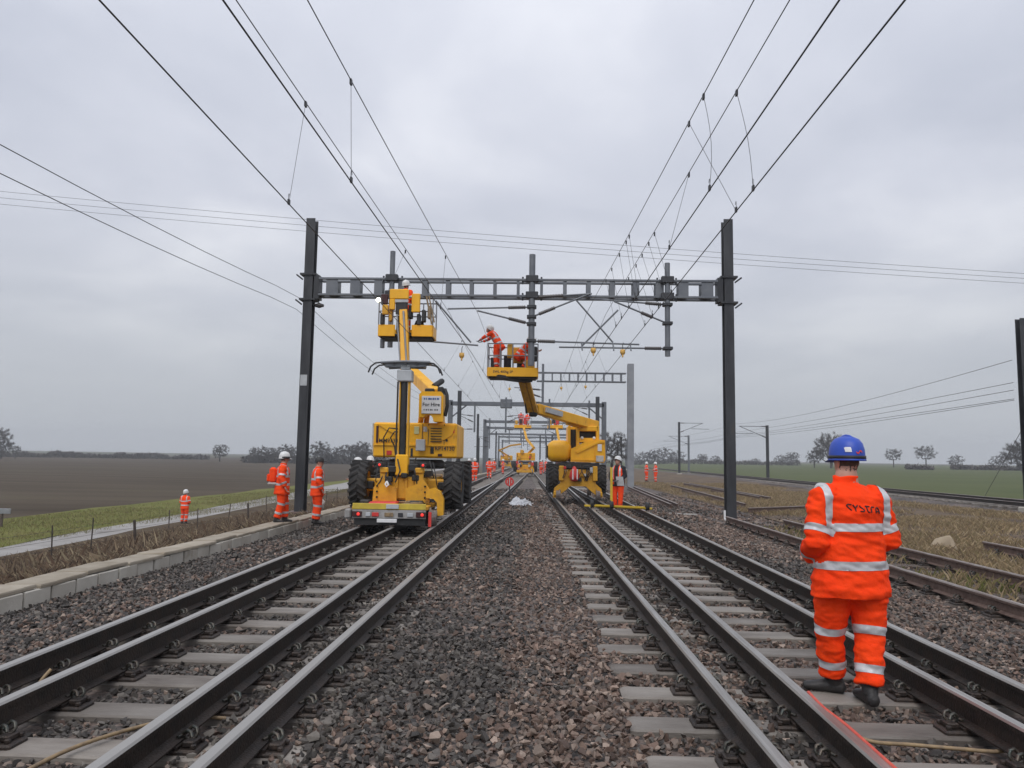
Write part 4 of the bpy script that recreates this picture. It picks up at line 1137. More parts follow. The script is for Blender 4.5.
STAND = dict(pelvis=(0, 0, .93), neck=(0, .01, 1.49), head=(0, .035, 1.635), shL=(-.19, 0, 1.42), shR=(.19, 0, 1.42),
             elL=(-.27, -.03, 1.15), elR=(.27, -.03, 1.15), wrL=(-.27, .07, .92), wrR=(.27, .07, .92),
             hipL=(-.10, 0, .90), hipR=(.10, 0, .90), knL=(-.115, .03, .49), knR=(.115, .03, .49), anL=(-.12, -.01, .10), anR=(.12, -.01, .10),
             toeL=(-.25, 1), toeR=(.25, 1), look=0.0, nod=0.0)
def make_person(label, loc, rz=0.0, pose=None, jacket='orange_old', trousers='orange_old', head_wear='helmet_white', voxel=.022, scale=1.0, bulk=1.0, hem=.78, group=None,
                hands='skin', fold_amp=.004, wear_band=True, hood=False, near=False, hem_flare=1.0):
    J = dict(STAND); J.update(pose or {}); J = {k: (Vector(v) if isinstance(v, tuple) and len(v) == 3 else v) for k, v in J.items()}
    t = thing('person', label, 'person', loc, rz, group); t.scale = (scale,) * 3
    pel, nk, hd = J['pelvis'], J['neck'], J['head']
    ax = nk - pel; L = ax.length; X = (1, 0, 0)
    def sp(u): return pel + ax * u
    b = bulk
    lo = []
    lo.append(('torso', [(sp(-.12), .15 * b, .11 * b), (sp(0), .165 * b, .12 * b), (sp(.35), .155 * b, .115 * b), (sp(.7), .175 * b, .115 * b), (sp(.9), .14, .09), (sp(1.0), .065, .062)], X))
    up = (hd - nk).normalized()
    Rl = Matrix.Rotation(J['look'], 3, 'Z') @ Matrix.Rotation(-J['nod'], 3, 'X')
    fx_, fy_, fz_ = Rl @ V3(1, 0, 0), Rl @ V3(0, 1, 0), Rl @ V3(0, 0, 1)
    def hp(x, y, z): return hd + fx_ * x + fy_ * y + fz_ * z
    lo.append(('neck', [(sp(.93), .068 * b, .066 * b), (nk.lerp(hd, .4), .060 * b, .062 * b), (hp(0, -.01, -.04), .056, .062)], X))
    lo.append(('head', [(hp(0, .035, -.118), .036, .04), (hp(0, .022, -.085), .056, .07), (hp(0, .01, -.03), .071, .09), (hp(0, 0, .03), .076, .098), (hp(0, -.005, .08), .068, .086), (hp(0, -.005, .112), .036, .046)], fx_))
    lo.append(('head', [(hp(0, .085, .015), .010, .008), (hp(0, .112, -.022), .015, .012), (hp(0, .095, -.036), .014, .010)], fx_))
    lo.append(('head', [(hp(0, .082, -.07), .022, .008), (hp(0, .092, -.078), .018, .007)], fx_))
    for s in (-1, 1):
        lo.append(('head', [(hp(s * .077, -.008, -.035), .008, .014), (hp(s * .084, -.012, 0), .009, .02), (hp(s * .082, -.014, .024), .007, .016)], fx_))
    for S in 'LR':
        sh, el, wr = J['sh' + S], J['el' + S], J['wr' + S]
        lo.append(('arm' + S, [(sh, .052, .052), (sh.lerp(el, .5), .048, .048), (el, .041, .041), (el.lerp(wr, .4), .041, .038), (wr, .029, .025)], (0, 1, 0)))
        hip, kn, an = J['hip' + S], J['kn' + S], J['an' + S]
        lo.append(('leg' + S, [(hip + V3(0, 0, .03), .105 * b, .12 * b), (hip.lerp(kn, .5), .096 * b, .102 * b), (kn, .077 * b, .082 * b), (kn.lerp(an, .45), .073 * b, .080 * b), (kn.lerp(an, .8), .069 * b, .076 * b), (kn.lerp(an, .9), .072 * b, .078 * b)], X))
        tx_, ty_ = J['toe' + S]; q = Vector((tx_, ty_, 0)).normalized()
        lo.append(('boot' + S, [(kn.lerp(an, .75), .054, .056), (an + V3(0, 0, .03), .050, .055), (an - q * .02 + V3(0, 0, -.03), .05, .06)], (q.y, -q.x, 0)))
        g = an.z - .10
        lo.append(('boot' + S, [(an - q * .075 + V3(0, 0, -.055), .042, .045), (an + q * .05 + V3(0, 0, -.055), .046, .045), (an + q * .14 + V3(0, 0, -.068), .050, .034), (an + q * .19 + V3(0, 0, -.072), .040, .028)], (q.y, -q.x, 0)))
    body_mats = ['skin', jacket, trousers, 'boot', 'hair']
    def mo(l, c):
        if l.startswith('leg'): return 2
        if l.startswith('boot'): return 3
        if l == 'head':
            d = c - hd; return 4 if d.dot(fy_) < -.025 + .5 * max(0, -d.dot(fz_) - .02) and d.dot(fz_) > -.075 and abs(d.dot(fx_)) < .079 else 0
        if l == 'neck': return 0
        return 1
    def fold_body(c, l):
        if not l.startswith('leg'): return 0.0
        return fold_amp * (1.6 * mnoise.noise(V3(c.x * 7, c.y * 7, c.z * 17)) + .9 * mnoise.noise(V3(c.x * 16 + 3, c.y * 16, c.z * 34)))
    bm_, bidx = fuse(lo, voxel, 'body', body_mats, mo, 3, fold_body)
    body = put('body', bm_, t)
    # jacket: hem, trunk, collar and sleeves in one piece
    jl = []
    hz_ = (hem - pel.z) / max(.05, ax.z)
    f = hem_flare
    jl.append(('trunk', [(sp(hz_), .212 * b * f, .155 * b * f), (sp(hz_ + .05), .214 * b * f, .158 * b * f), (sp(.25), .198 * b, .148 * b), (sp(.5), .200 * b, .145 * b), (sp(.72), .212 * b, .14 * b), (sp(.84), .195 * b, .122 * b), (sp(.93), .135 * b, .105), (sp(1.0), .090, .088), (sp(1.08), .083, .084)], X))
    for S in 'LR':
        sh, el, wr = J['sh' + S], J['el' + S], J['wr' + S]
        jl.append(('sleeve' + S, [(sh.lerp(sp(.86), .3), .078 * b, .078 * b), (sh, .079 * b, .079 * b), (sh.lerp(el, .5), .073 * b, .073 * b), (el, .068 * b, .068 * b), (el.lerp(wr, .5), .060 * b, .059 * b), (el.lerp(wr, .93), .055, .052)], (0, 1, 0)))
    def fold_j(c, l):
        n1 = mnoise.noise(V3(c.x * 5 + c.z * 3, c.y * 5, c.z * 15)); n2 = mnoise.noise(V3(c.x * 13, c.y * 13 + 4, c.z * 30 + c.x * 8))
        k = 1.5 if l.startswith('sleeve') else 1.0
        return fold_amp * k * (2.0 * n1 + 1.0 * n2)
    jm, jidx = fuse(jl, voxel, 'jacket', [jacket], lambda l, c: 0, 4, fold_j)
    jk = put('jacket', jm, t)
    if wear_band:
        def hoop(allowed, p, d, w, par, src=jm, ix=jidx):
            d = Vector(d).normalized(); p = Vector(p)
            me = cut_band(src, ix, allowed, [(p + d * w / 2, d), (p - d * w / 2, -d)], 'reflective_band', 'reflective', .0035)
            if me: put('reflective_band', me, par)
        an_ = ax.normalized()
        z1, z2 = J.get('hoops', (.47, .10))
        hoop(['trunk'], sp(z1), an_, .055, jk); hoop(['trunk'], sp(z2), an_, .06, jk)
        for S in 'LR':
            sh, el, wr = J['sh' + S], J['el' + S], J['wr' + S]
            hoop(['sleeve' + S], sh.lerp(el, .72), el - sh, .05, jk)
            hoop(['sleeve' + S], el.lerp(wr, .55), wr - el, .05, jk)
            s = -1 if S == 'L' else 1
            xx = J.get('brace', .145 * b)
            xa, xb = sorted((s * (xx - .026), s * (xx + .026)))
            me = cut_band(jm, jidx, ['trunk', 'sleeve' + S], [(V3(xb, 0, 0), V3(1, 0, 0)), (V3(xa, 0, 0), V3(-1, 0, 0)), (V3(0, 0, sp(z1).z), V3(0, 0, -1))], 'shoulder_band', 'reflective', .0035)
            if me: put('shoulder_band', me, jk)
            kn, an = J['kn' + S], J['an' + S]
            hoop(['leg' + S], kn.lerp(an, J.get('kneeband', .02)), an - kn, .055, body, bm_, bidx)
            hoop(['leg' + S], kn.lerp(an, .62), an - kn, .055, body, bm_, bidx)
    Th = Rl.to_4x4(); Th.translation = hd + fz_ * .03 - fy_ * .005
    if head_wear == 'cap':
        o = put('cap', CAP, t)
    else:
        o = put('helmet', HELM[head_wear], t)
    o.matrix_local = Th
    for S in 'LR':
        el, wr = J['el' + S], J['wr' + S]
        d = (wr - el).normalized()
        q = (-d).to_track_quat('Z', 'Y')
        h = put('hand', HAND[hands], t); h.matrix_local = Matrix.LocRotScale(wr + d * .01, q, Vector((1 if S == 'L' else -1, 1, 1)))
    e = MB()
    for s in (-1, 1):
        e.lathe([(.0, .011), (.008, .008), (.011, 0), (.008, -.008), (0, -.011)], 8, 0, True, Matrix.Translation(hp(s * .031, .083, .012)))
    e.build('eyes', 'ink', t)
    return t
def again(src, label, loc, rz, scale=None, group=None):
    c = copy_tree(src); c['label'] = label; c.location = loc; c.rotation_euler = (0, 0, rz)
    if scale: c.scale = (scale,) * 3
    if group: c['group'] = group
    elif 'group' in c: del c['group']
    return c

# the big figure at the right, seen from behind
big_pose = dict(pelvis=(0, 0, .90), neck=(0, .02, 1.485), head=(.032, .055, 1.628), shL=(-.205, -.005, 1.365), shR=(.205, -.005, 1.365),
                elL=(-.295, -.05, 1.08), elR=(.295, -.03, 1.09), wrL=(-.19, .20, .95), wrR=(.19, .20, .97),
                hipL=(-.115, .02, .86), hipR=(.115, -.02, .86), knL=(-.105, .10, .44), knR=(.090, -.06, .44), anL=(-.050, .17, .10), anR=(.035, -.12, .10),
                toeL=(-.75, .55), toeR=(.22, 1), look=R(4), nod=R(0), hoops=(.475, .035), kneeband=-.10, brace=.222)
big = make_person('stocky worker in orange suit and blue helmet standing between the right-hand rails, seen from behind', (2.20, 5.58, 0.0), R(13), big_pose, 'orange', 'orange', 'helmet_blue',
                  voxel=.0085, bulk=1.26, hem=.695, fold_amp=.0085, near=True, hem_flare=1.06)
jk = [c for c in big.children if c.name.startswith('jacket')][0]
hl = [c for c in big.children if c.name.startswith('helmet')][0]; hl.scale = (.93, .93, .97)
# lettering across the back, pressed onto the cloth
STROKES = dict(S=[[(.95, 1), (.35, 1), (.08, .80), (.2, .58), (.85, .0)]], Y=[[(0, 1), (.42, .45), (.88, 1)], [(.42, .45), (.40, -.05)]],
               Z=[[(.1, 1), (.12, .82), (.72, .42), (.78, .2), (.55, .03), (.0, .03)]], T=[[(.0, 1), (.9, 1)], [(.3, 1), (.3, .25), (.48, .03), (.85, .03)]],
               P=[[(.08, 0), (.08, .72), (.3, 1), (.8, 1)]], A=[[(.02, 0), (.02, .6), (.3, .97), (.6, .97), (.85, .6), (.85, 0)], [(.02, .36), (.85, .36)]])
def back_y(x, z):
    best = None
    dgx = jk.data
    return _bvh.ray_cast(V3(x, -1, z), V3(0, 1, 0))[0]
from mathutils.bvhtree import BVHTree
_b = bmesh.new(); _b.from_mesh(jk.data); _bvh = BVHTree.FromBMesh(_b); _b.free()
_S = np.array([[h_.x, h_.z, h_.y] for h_ in (back_y(a_, b_) for a_ in np.linspace(-.15, .2, 12) for b_ in np.linspace(1.24, 1.36, 6)) if h_])
_A = np.stack([np.ones(len(_S)), _S[:, 0], _S[:, 0] ** 2, _S[:, 1]], 1); _k = np.linalg.lstsq(_A, _S[:, 2], rcond=None)[0]
lm = MB(); x = -.115; hgt = .040; wd = .037
for ch in 'SYZTPA':
    for st in STROKES[ch]:
        pts = []
        for i in range(len(st) - 1):
            for u in (0, .34, .67):
                a, b = st[i], st[i + 1]
                pts.append((a[0] + (b[0] - a[0]) * u, a[1] + (b[1] - a[1]) * u))
        pts.append(st[-1])
        w3 = []
        for px, pz in pts:
            xx_, zz_ = x + px * wd, 1.292 + pz * hgt - .10 * (x + px * wd); hh = back_y(xx_, zz_)
            yy_ = float(_k @ np.array([1, xx_, xx_ ** 2, zz_]))
            w3.append(V3(xx_, min(yy_, hh.y if hh else yy_) - .003, zz_))
        if len(w3) > 1: lm.tube(w3, .0047, 5)
    x += .0445
lm.build('lettering', 'letter', jk)
m = MB()
sticker = [(-.040, -.030), (-.004, -.030), (-.004, .012), (-.040, .012)]
def on_dome(px, pz):   # helmet outline at the rear
    rr = math.sqrt(max(0, 1 - (max(0, pz - .02) / .146) ** 2)) * .132
    return V3(px, -1.12 * math.sqrt(max(0, rr * rr - (px / .93) ** 2)) - .004, pz)
g = []
for i in range(5):
    for j in range(5): g.append(on_dome(-.092 + .034 * i / 4, .045 + .036 * j / 4))
m.add(g, [(i * 5 + j, i * 5 + j + 1, (i + 1) * 5 + j + 1, (i + 1) * 5 + j) for i in range(4) for j in range(4)])
m.build('sticker', 'white', hl)
m = MB(); g = []
for i in range(7):
    for j in range(3): g.append(on_dome(-.03 + .05 * i / 6, .040 + .012 * j / 2 - .01 * math.sin(i * 1.1)))
m.add(g, [(i * 3 + j, i * 3 + j + 1, (i + 1) * 3 + j + 1, (i + 1) * 3 + j) for i in range(6) for j in range(2)])
m.build('sticker', 'red', hl)
m = MB(); T = Matrix.Diagonal((.93, 1.12, 1, 1))
m.lathe([(.1325, -.004), (.136, -.002), (.136, .018), (.1318, .020)], 28, 0, True, T); m.build('strap', 'black', hl)

PO = 'workers in orange'
front_arms = dict(elL=(-.27, -.01, 1.15), elR=(.27, -.01, 1.15), wrL=(-.12, .22, 1.1), wrR=(.12, .22, 1.1), nod=R(-15))
w1 = make_person('worker in orange with an orange backpack standing by the left portal leg', (-6.06, 18.2, .07), R(-72), dict(look=R(20), anL=(-.10, .10, .10), knL=(-.11, .09, .49), anR=(.10, -.1, .1), knR=(.11, .0, .49)), scale=.91, voxel=.018, bulk=1.22, hem=.72, fold_amp=.005, group=PO, hem_flare=1.05)
bp = MB(); bp.box(-.15, .15, -.33, -.15, 1.02, 1.42, 0, None, .05); bp.box(-.12, .12, -.39, -.32, 1.05, 1.25, 0, None, .03)
bk = bp.build('backpack', 'orange_old', w1)
m = MB(); m.box(-.16, .16, -.36, -.14, .97, 1.03, 0, None, .02); m.build('base_strip', 'dirty_white', bk)
m = MB()
for s in (-.11, .11): m.tube([(s, -.16, 1.05), (s, -.05, 1.47), (s, .1, 1.44), (s, .155, 1.25), (s, .14, 1.1)], .018, 5)
m.build('strap', 'black', bk)
m = MB(); m.lathe([(.128, -.02), (.140, -.01), (.140, .03), (.128, .04)], 14, 0, True, Matrix.Translation(V3(0, .035, 1.665))); m.build('helmet_band', 'black', w1)
w2 = make_person('worker in orange with a black cap standing right of the left portal leg', (-5.62, 19.6, -.07), R(-62), dict(look=R(-22)), head_wear='cap', scale=.945, voxel=.018, bulk=1.14, hem=.74, fold_amp=.005, group=PO)
w3 = make_person('small distant worker with white helmet standing on the access road, seen from behind', (-17.95, 39.0, -1.84), R(-12), front_arms, scale=.95, voxel=.024, bulk=1.1, group=PO)
w4 = again(w3, 'worker with white helmet showing just left of the front left tyre', (-5.62, 24.0, -.1), R(120), .95, PO)
again(w3, 'worker with white helmet peeping over the front left tyre', (-5.33, 24.4, -.1), R(-160), .98, PO)
stroll = dict(anL=(-.11, .18, .10), knL=(-.11, .14, .50), anR=(.11, -.18, .12), knR=(.11, -.02, .50), elL=(-.26, -.1, 1.16), wrL=(-.25, .03, .95))
w5 = make_person('worker walking on the left track beyond the near left platform, seen from behind', (-4.25, 67.5, -.03), R(8), stroll, scale=1.03, voxel=.026, head_wear='cap', group=PO)
again(w3, 'left one of two workers beyond the right tyre of the left platform', (-5.35, 60, -.05), R(160), .97, PO)
again(w3, 'right one of two workers beyond the right tyre of the left platform', (-4.75, 58, -.05), R(20), 1.0, PO)
again(w3, 'distant worker beside the small platform on the far left track', (-4.2, 93, -.03), R(70), 1.0, PO)
again(w5, 'distant worker right of the far platform, nearer one of two', (.55, 104, -.03), R(-100), 1.0, PO)
again(w3, 'distant worker right of the far platform, farther one of two', (1.2, 118, -.03), R(150), 1.05, PO)
again(w5, 'small worker beside the left rail ahead of the far platform', (-3.0, 112, -.03), R(30), 1.0, PO)
again(w3, 'tiny distant worker between the far platform and the left tracks', (-5.9, 104, -.03), R(200), 1.0, PO)
again(w3, 'worker standing just left of the right platform tyre in the distance', (.35, 92, -.03), R(60), 1.0, PO)
again(w3, 'left worker of the pair standing on the brown ground at right', (10.1, 72.5, -.12), R(-80), 1.0, PO)
again(w3, 'right worker of the pair standing on the brown ground at right', (10.35, 68.5, -.12), R(95), 1.0, PO)
# worker with clipboard, dark jacket under an orange vest
w6 = make_person('worker in dark jacket and orange vest holding a white clipboard by the yellow trolley', (2.74, 26.6, .0), R(150), dict(elL=(-.27, .0, 1.14), elR=(.27, .02, 1.14), wrL=(-.10, .22, 1.0), wrR=(.15, .22, .98), nod=R(-28), anL=(-.10, .05, .1), anR=(.12, -.05, .1)),
                 jacket='navy', scale=1.0, voxel=.02, bulk=1.12, wear_band=False, hem=.80, group=PO, hands='glove')
jk6 = [c for c in w6.children if c.name.startswith('jacket')][0]
bmj = bmesh.new(); bmj.from_mesh(jk6.data); ix6 = {n: i for i, n in enumerate(sorted(['sleeveL', 'sleeveR', 'trunk']))}; bmj.free()
for s in (-1, 1):
    me = cut_band(jk6.data, ix6, ['trunk'], [(V3(s * .07, 0, 0), V3(-s, 0, 0)), (V3(s * .205, 0, 0), V3(s, 0, 0)), (V3(0, 0, .86), V3(0, 0, -1)), (V3(0, 0, 1.5), V3(0, 0, 1))], 'vest', 'orange_old', .012)
    if me: put('vest', me, w6)
    me = cut_band(jk6.data, ix6, ['trunk'], [(V3(s * .10, 0, 0), V3(-s, 0, 0)), (V3(s * .15, 0, 0), V3(s, 0, 0)), (V3(0, 0, .95), V3(0, 0, -1)), (V3(0, 0, 1.5), V3(0, 0, 1))], 'reflective_band', 'reflective', .016)
    if me: put('reflective_band', me, w6)
cb = thing('clipboard', 'white clipboard held by the worker in the dark jacket', 'clipboard', (2.78, 26.33, .97), R(150))
m = MB(); m.box(-.13, .13, -.006, .006, -.16, .16, 0, Matrix.Rotation(R(-20), 4, 'X')); m.build('board', 'white', cb)
m = MB(); m.box(-.04, .04, -.016, -.004, .13, .165, 0, Matrix.Rotation(R(-20), 4, 'X')); m.build('clamp', 'steel', cb)
# basket crews
lean_l = dict(pelvis=(0, -.08, .93), neck=(0, .22, 1.42), head=(0, .33, 1.52), shL=(-.19, .18, 1.36), shR=(.19, .18, 1.36), elL=(-.25, .42, 1.22), elR=(.25, .42, 1.22), wrL=(-.16, .62, 1.12), wrR=(.16, .62, 1.12), nod=R(-35))
crew1 = make_person('worker bending over the rail of the right basket towards the arm at its left', (-1.42, 25.75, 4.62), R(75), lean_l, scale=.93, voxel=.02, fold_amp=.005, group=PO, hands='glove')
crouch = dict(pelvis=(0, -.15, .55), neck=(0, .2, .98), head=(0, .3, 1.08), shL=(-.19, .17, .93), shR=(.19, .17, .93), elL=(-.25, .35, .72), elR=(.25, .35, .72), wrL=(-.12, .52, .72), wrR=(.12, .52, .72),
              hipL=(-.11, -.1, .52), hipR=(.11, -.1, .52), knL=(-.17, .26, .5), knR=(.17, .26, .5), anL=(-.15, .0, .1), anR=(.15, 0, .1), nod=R(-25))
make_person('worker crouching in the right basket against the middle drop tube', (-.55, 25.75, 4.62), R(-95), crouch, scale=.95, voxel=.02, hem=.42, fold_amp=.005, group=PO)
w9 = again(w3, 'worker in the left basket whose head reaches the near gantry boom', (-4.14, 23.15, 5.40), R(-25), .93, PO)
again(w3, 'left worker in the raised basket of the far platform', (-1.95, 85.2, 5.3), R(10), 1.0, PO)
again(w3, 'right worker in the raised basket of the far platform', (-1.25, 85.2, 5.2), R(-20), 1.0, PO)
again(w3, 'worker in the small basket seen under the right platform boom', (1.75, 78.2, 5.0), R(20), 1.0, PO)
# ------------------------------------------------------------------ road-rail access platforms
def tyre_parts(R_=.53, w=.40):
    m = MB(); T = Matrix.Rotation(R(90), 4, 'Y')
    h = w / 2
    m.lathe([(R_ * .55, -h * .8), (R_ * .75, -h), (R_ * .93, -h * .95), (R_ * .96, -h * .6), (R_ * .96, h * .6), (R_ * .93, h * .95), (R_ * .75, h), (R_ * .55, h * .8)], 32, 0, True, T)
    n = 20
    for k in range(n):     # chevron lugs
        for s in (-1, 1):
            a0 = 2 * math.pi * (k + (0 if s < 0 else .5)) / n; pts = []
            for u in (0, .5, 1):
                a = a0 + .24 * u; x = s * h * (.98 - .93 * u)
                pts.append(V3(x, R_ * .985 * math.sin(a), R_ * .985 * math.cos(a)))
            m.tube(pts, [.036, .034, .030], 4)
    q = MB()
    q.lathe([(.02, -h * .45), (R_ * .30, -h * .45), (R_ * .34, -h * .25), (R_ * .5, -h * .3), (R_ * .56, -h * .75)], 24, 0, True, T)
    q.lathe([(.02, h * .45), (R_ * .30, h * .45), (R_ * .34, h * .25), (R_ * .5, h * .3), (R_ * .56, h * .75)], 24, 0, True, T)
    for k in range(8):
        a = 2 * math.pi * k / 8
        for s in (-1, 1): q.tube([(s * h * .3, .14 * math.sin(a), .14 * math.cos(a)), (s * h * .5, .14 * math.sin(a), .14 * math.cos(a))], .015, 6)
    return m.mesh('tyre', 'tyre'), q.mesh('rim', 'yellow_worn')
TY, RM = tyre_parts()
def big_wheel(t, x, y, z=1.03):
    o = put('wheel', TY, t, (x, y, z)); put('rim', RM, o); return o
rw = MB(); rw.lathe([(.03, -.1), (.20, -.1), (.23, -.07), (.17, -.05), (.165, .06), (.05, .065)], 20, 0, True, Matrix.Rotation(R(90), 4, 'Y')); RAILW = rw.mesh('rail_wheel', 'rail_dull')
def basket(t, x0, x1, y0, y1, z, skirt=.3, rail=1.1, gap=None):
    b = put('basket', None, t); b.empty_display_size = .2
    m = MB(); m.box(x0, x1, y0, y1, z, z + .05); m.box(x0 + .05, x1 - .05, y0 + .1, y1 - .1, z - .08, z, 0); m.build('floor', 'black', b)
    fronts = [(x0, gap[0], y0 - .02, y0 + .02), (gap[1], x1, y0 - .02, y0 + .02)] if gap else [(x0, x1, y0 - .02, y0 + .02)]
    for i, (a, c, d, e) in enumerate(tuple(fronts) + ((x0, x1, y1 - .02, y1 + .02), (x0 - .02, x0 + .02, y0 + .02, y1 - .02), (x1 - .02, x1 + .02, y0 + .02, y1 - .02))):
        m = MB(); m.box(a, c, d, e, z - .03, z + skirt, 0, None, .008); m.build('skirt', 'yellow', b)
    for (px, py) in [(x0, y0), (x1, y0), (x0, y1), (x1, y1)] + [(x0 + (x1 - x0) * k / 4, yy) for k in (1, 2, 3) for yy in (y0, y1)]:
        m = MB(); m.tube([(px, py, z + skirt), (px, py, z + rail)], .02, 6); m.build('post', 'steel_light', b)
    for h in (rail, skirt + (rail - skirt) * .5):
        m = MB(); m.tube([(x0, y0, z + h), (x1, y0, z + h), (x1, y1, z + h), (x0, y1, z + h), (x0, y0, z + h)], .02, 6)
        m.build('guard_rail', 'steel_light' if h < rail else 'steel', b)
    return b
def rrv_left(t, far=False):
    """rear view machine: low rear deck, portal axle bracket, slewing body; origin between the rails"""
    m = MB(); m.box(-.48, .48, -1.2, 2.7, .72, 1.22, 0, None, .04); m.box(-1.0, 1.0, -.62, -.22, .88, 1.16, 0, None, .03); m.box(-1.0, 1.0, 1.95, 2.35, .88, 1.16, 0, None, .03)
    ch = m.build('chassis', 'yellow_worn', t)
    # rear bracket: two swept cheeks and a cross plate
    m = MB()
    for s in (-1, 1):
        m.prism([(s * .10, .70), (s * .62, .66), (s * .60, .98), (s * .46, 1.18), (s * .48, 1.42), (s * .30, 1.42), (s * .30, 1.05), (s * .10, .98)], -1.32, -1.2)
        m.box(s * .38 - .09, s * .38 + .09, -1.36, -1.1, 1.30, 1.42, 0, None, .02)
    m.build('bracket', 'yellow_worn', ch)
    for s in (-1, 1):
        big_wheel(t, s * 1.055, -.42); big_wheel(t, s * 1.055, 2.15)
        if s > 0:
            m = MB(); m.prism([(.55, .95), (.72, 1.0), (.86, .92), (.93, .75), (.93, .42), (.80, .40), (.79, .68), (.72, .76), (.55, .78)], -1.42, -1.2); m.build('rail_gear_arm', 'yellow_worn', t)
        else:
            m = MB(); m.box(-.88, -.66, -1.4, -1.1, .45, .72, 0, None, .03); m.build('rail_gear_arm', 'black', t)
        put('rail_wheel', RAILW, t, (s * HALF, -1.6, .375), (0, 0, 0 if s > 0 else R(180)))
        put('rail_wheel', RAILW, t, (s * HALF, 2.9, .375), (0, 0, 0 if s > 0 else R(180)))
        m = MB(); m.box(s * .47 - .07, s * .47 + .07, -1.42, -1.36, 1.42, 1.53, 0, None, .015); l = m.build('lamp_housing', 'black', t)
        m = MB(); m.lathe([(0, 0), (.024, 0), (.034, -.02)], 12, 0, True, Matrix.Translation(V3(s * .47, -1.43, 1.475)) @ Matrix.Rotation(R(90), 4, 'X')); m.build('tail_lamp', 'lamp_red', l)
    m = MB(); m.lathe([(.62, 1.38), (.70, 1.4), (.70, 1.55), (.62, 1.6)], 24, 0, True, Matrix.Translation(V3(0, .9, 0)), True); m.box(-.5, .5, -1.1, .2, 1.22, 1.34); m.build('slew_ring', 'black', t)
    # upper body with folded panels
    m = MB()
    m.box(-.95, 1.04, .22, 2.3, 1.64, 2.47, 0, None, .04)
    m.prism([(.30, 2.40), (1.0, 2.40), (.92, 2.18), (.72, 2.06), (.55, 2.08)], .19, .23)
    m.prism([(-.86, 2.42), (-.12, 2.42), (-.35, 2.16), (-.62, 2.28)], .19, .23)
    m.box(-.94, 1.03, .185, .22, 1.92, 1.955)
    bd = m.build('body', 'yellow', t)
    m = MB()
    for k in range(6): m.box(.42, .68, .17, .22, 2.02 + .062 * k, 2.038 + .062 * k)
    stuff(m.build('vent_slats', 'black', bd))
    m = MB(); m.box(.42, .50, .20, .215, 1.74, 1.90, 0, None, .007); m.lathe([(0, 0), (.03, 0), (.032, .01)], 10, 0, True, Matrix.Translation(V3(.80, .2, 2.06)) @ Matrix.Rotation(R(90), 4, 'X')); m.build('latch', 'black', bd)
    m = MB(); m.box(-.985, -.945, .25, 2.2, 1.75, 2.45, 0, None, .01); m.build('side_panel', 'dirty_white', bd)
    m = MB(); m.box(-.88, -.83, .195, .215, 1.98, 2.38); m.build('reflector', 'letter', bd)
    if not far:
        a = put('lettering', text_mesh('RP14130', .13, 'ink'), bd, (.76, .180, 1.86), (R(90), 0, 0))
        put('lettering', text_mesh('MM9134', .13, 'ink'), bd, (-.58, .180, 2.03), (R(90), 0, 0))
        m = MB(); m.box(.02, .14, .2, .215, 2.2, 2.38, 0, None, .007); m.build('sticker', pm('sticker_pale', (.62, .6, .3), None, 5, .5), bd)
        for hp_ in ([(-.22, .15, 2.30), (-.55, .05, 2.33), (-.68, .1, 2.1), (-.66, .12, 1.62)], [(-.2, .15, 2.24), (-.42, .05, 2.24), (-.52, .1, 2.1), (-.42, .12, 1.9), (-.38, .12, 1.62)], [(.1, .1, 1.64), (.12, -.5, 1.4), (.1, -1.1, 1.3)], [(-.3, -1.25, 1.5), (-.34, -1.4, 1.2), (-.2, -1.4, 1.05)], [(.26, -1.2, 1.5), (.3, -1.4, 1.3), (.34, -1.3, 1.05)], [(-.1, -1.3, 1.6), (-.02, -1.42, 1.35), (-.12, -1.4, 1.1)]):
            pts = []
            for i in range(len(hp_) - 1):
                for u in (0, .33, .66): pts.append(V3(*hp_[i]).lerp(V3(*hp_[i + 1]), u))
            pts.append(V3(*hp_[-1])); m = MB(); m.tube(pts, .016, 6); m.build('hose', 'rubber', t)
        for (x, y, z, s) in ((-.22, -1.28, 1.38, .09), (.24, -1.28, 1.42, .1), (.30, -1.3, 1.2, .08), (-.28, -1.3, 1.16, .08), (.05, -1.28, 1.25, .07)):
            m = MB(); m.box(x - s, x + s, y - .04, y + .1, z - s * .8, z + s * .8, 0, None, .02); m.build('valve_block', 'black', t)
        rr = random.Random(4)
        for k in range(9):     # grime_hose: loose hydraulic lines round the slew ring and axle
            xa = rr.uniform(-.7, .7); xb = xa + rr.uniform(-.35, .35); za = rr.uniform(1.35, 1.6); zb = rr.uniform(.9, 1.25); yy = rr.uniform(-1.25, -.7)
            m = MB(); m.tube([(xa + (xb - xa) * u + .05 * math.sin(3 * u + k), yy - .12 * math.sin(math.pi * u), za + (zb - za) * u - .08 * math.sin(math.pi * u)) for u in [i / 8 for i in range(9)]], rr.uniform(.010, .018), 5); m.build('hose', 'rubber', t)
        for (xa, xb, za, zb, mt) in ((-.62, -.50, 1.70, 1.80, 'red'), (-.40, -.31, 1.68, 1.80, 'dirty_white'), (.24, .33, 2.26, 2.38, 'dirty_white'), (.88, .98, 2.24, 2.32, 'red'), (-.05, .0, 1.66, 1.86, 'ink'), (.6, .70, 1.68, 1.74, 'letter')):
            m = MB(); m.box(xa, xb, .205, .217, za, zb); m.build('sticker', mt, bd)
        for xx in (-.30, .22, .36, .74):
            m = MB(); m.box(xx - .006, xx + .006, .208, .2195, 1.96, 2.44); m.build('panel_gap', 'ink', bd)
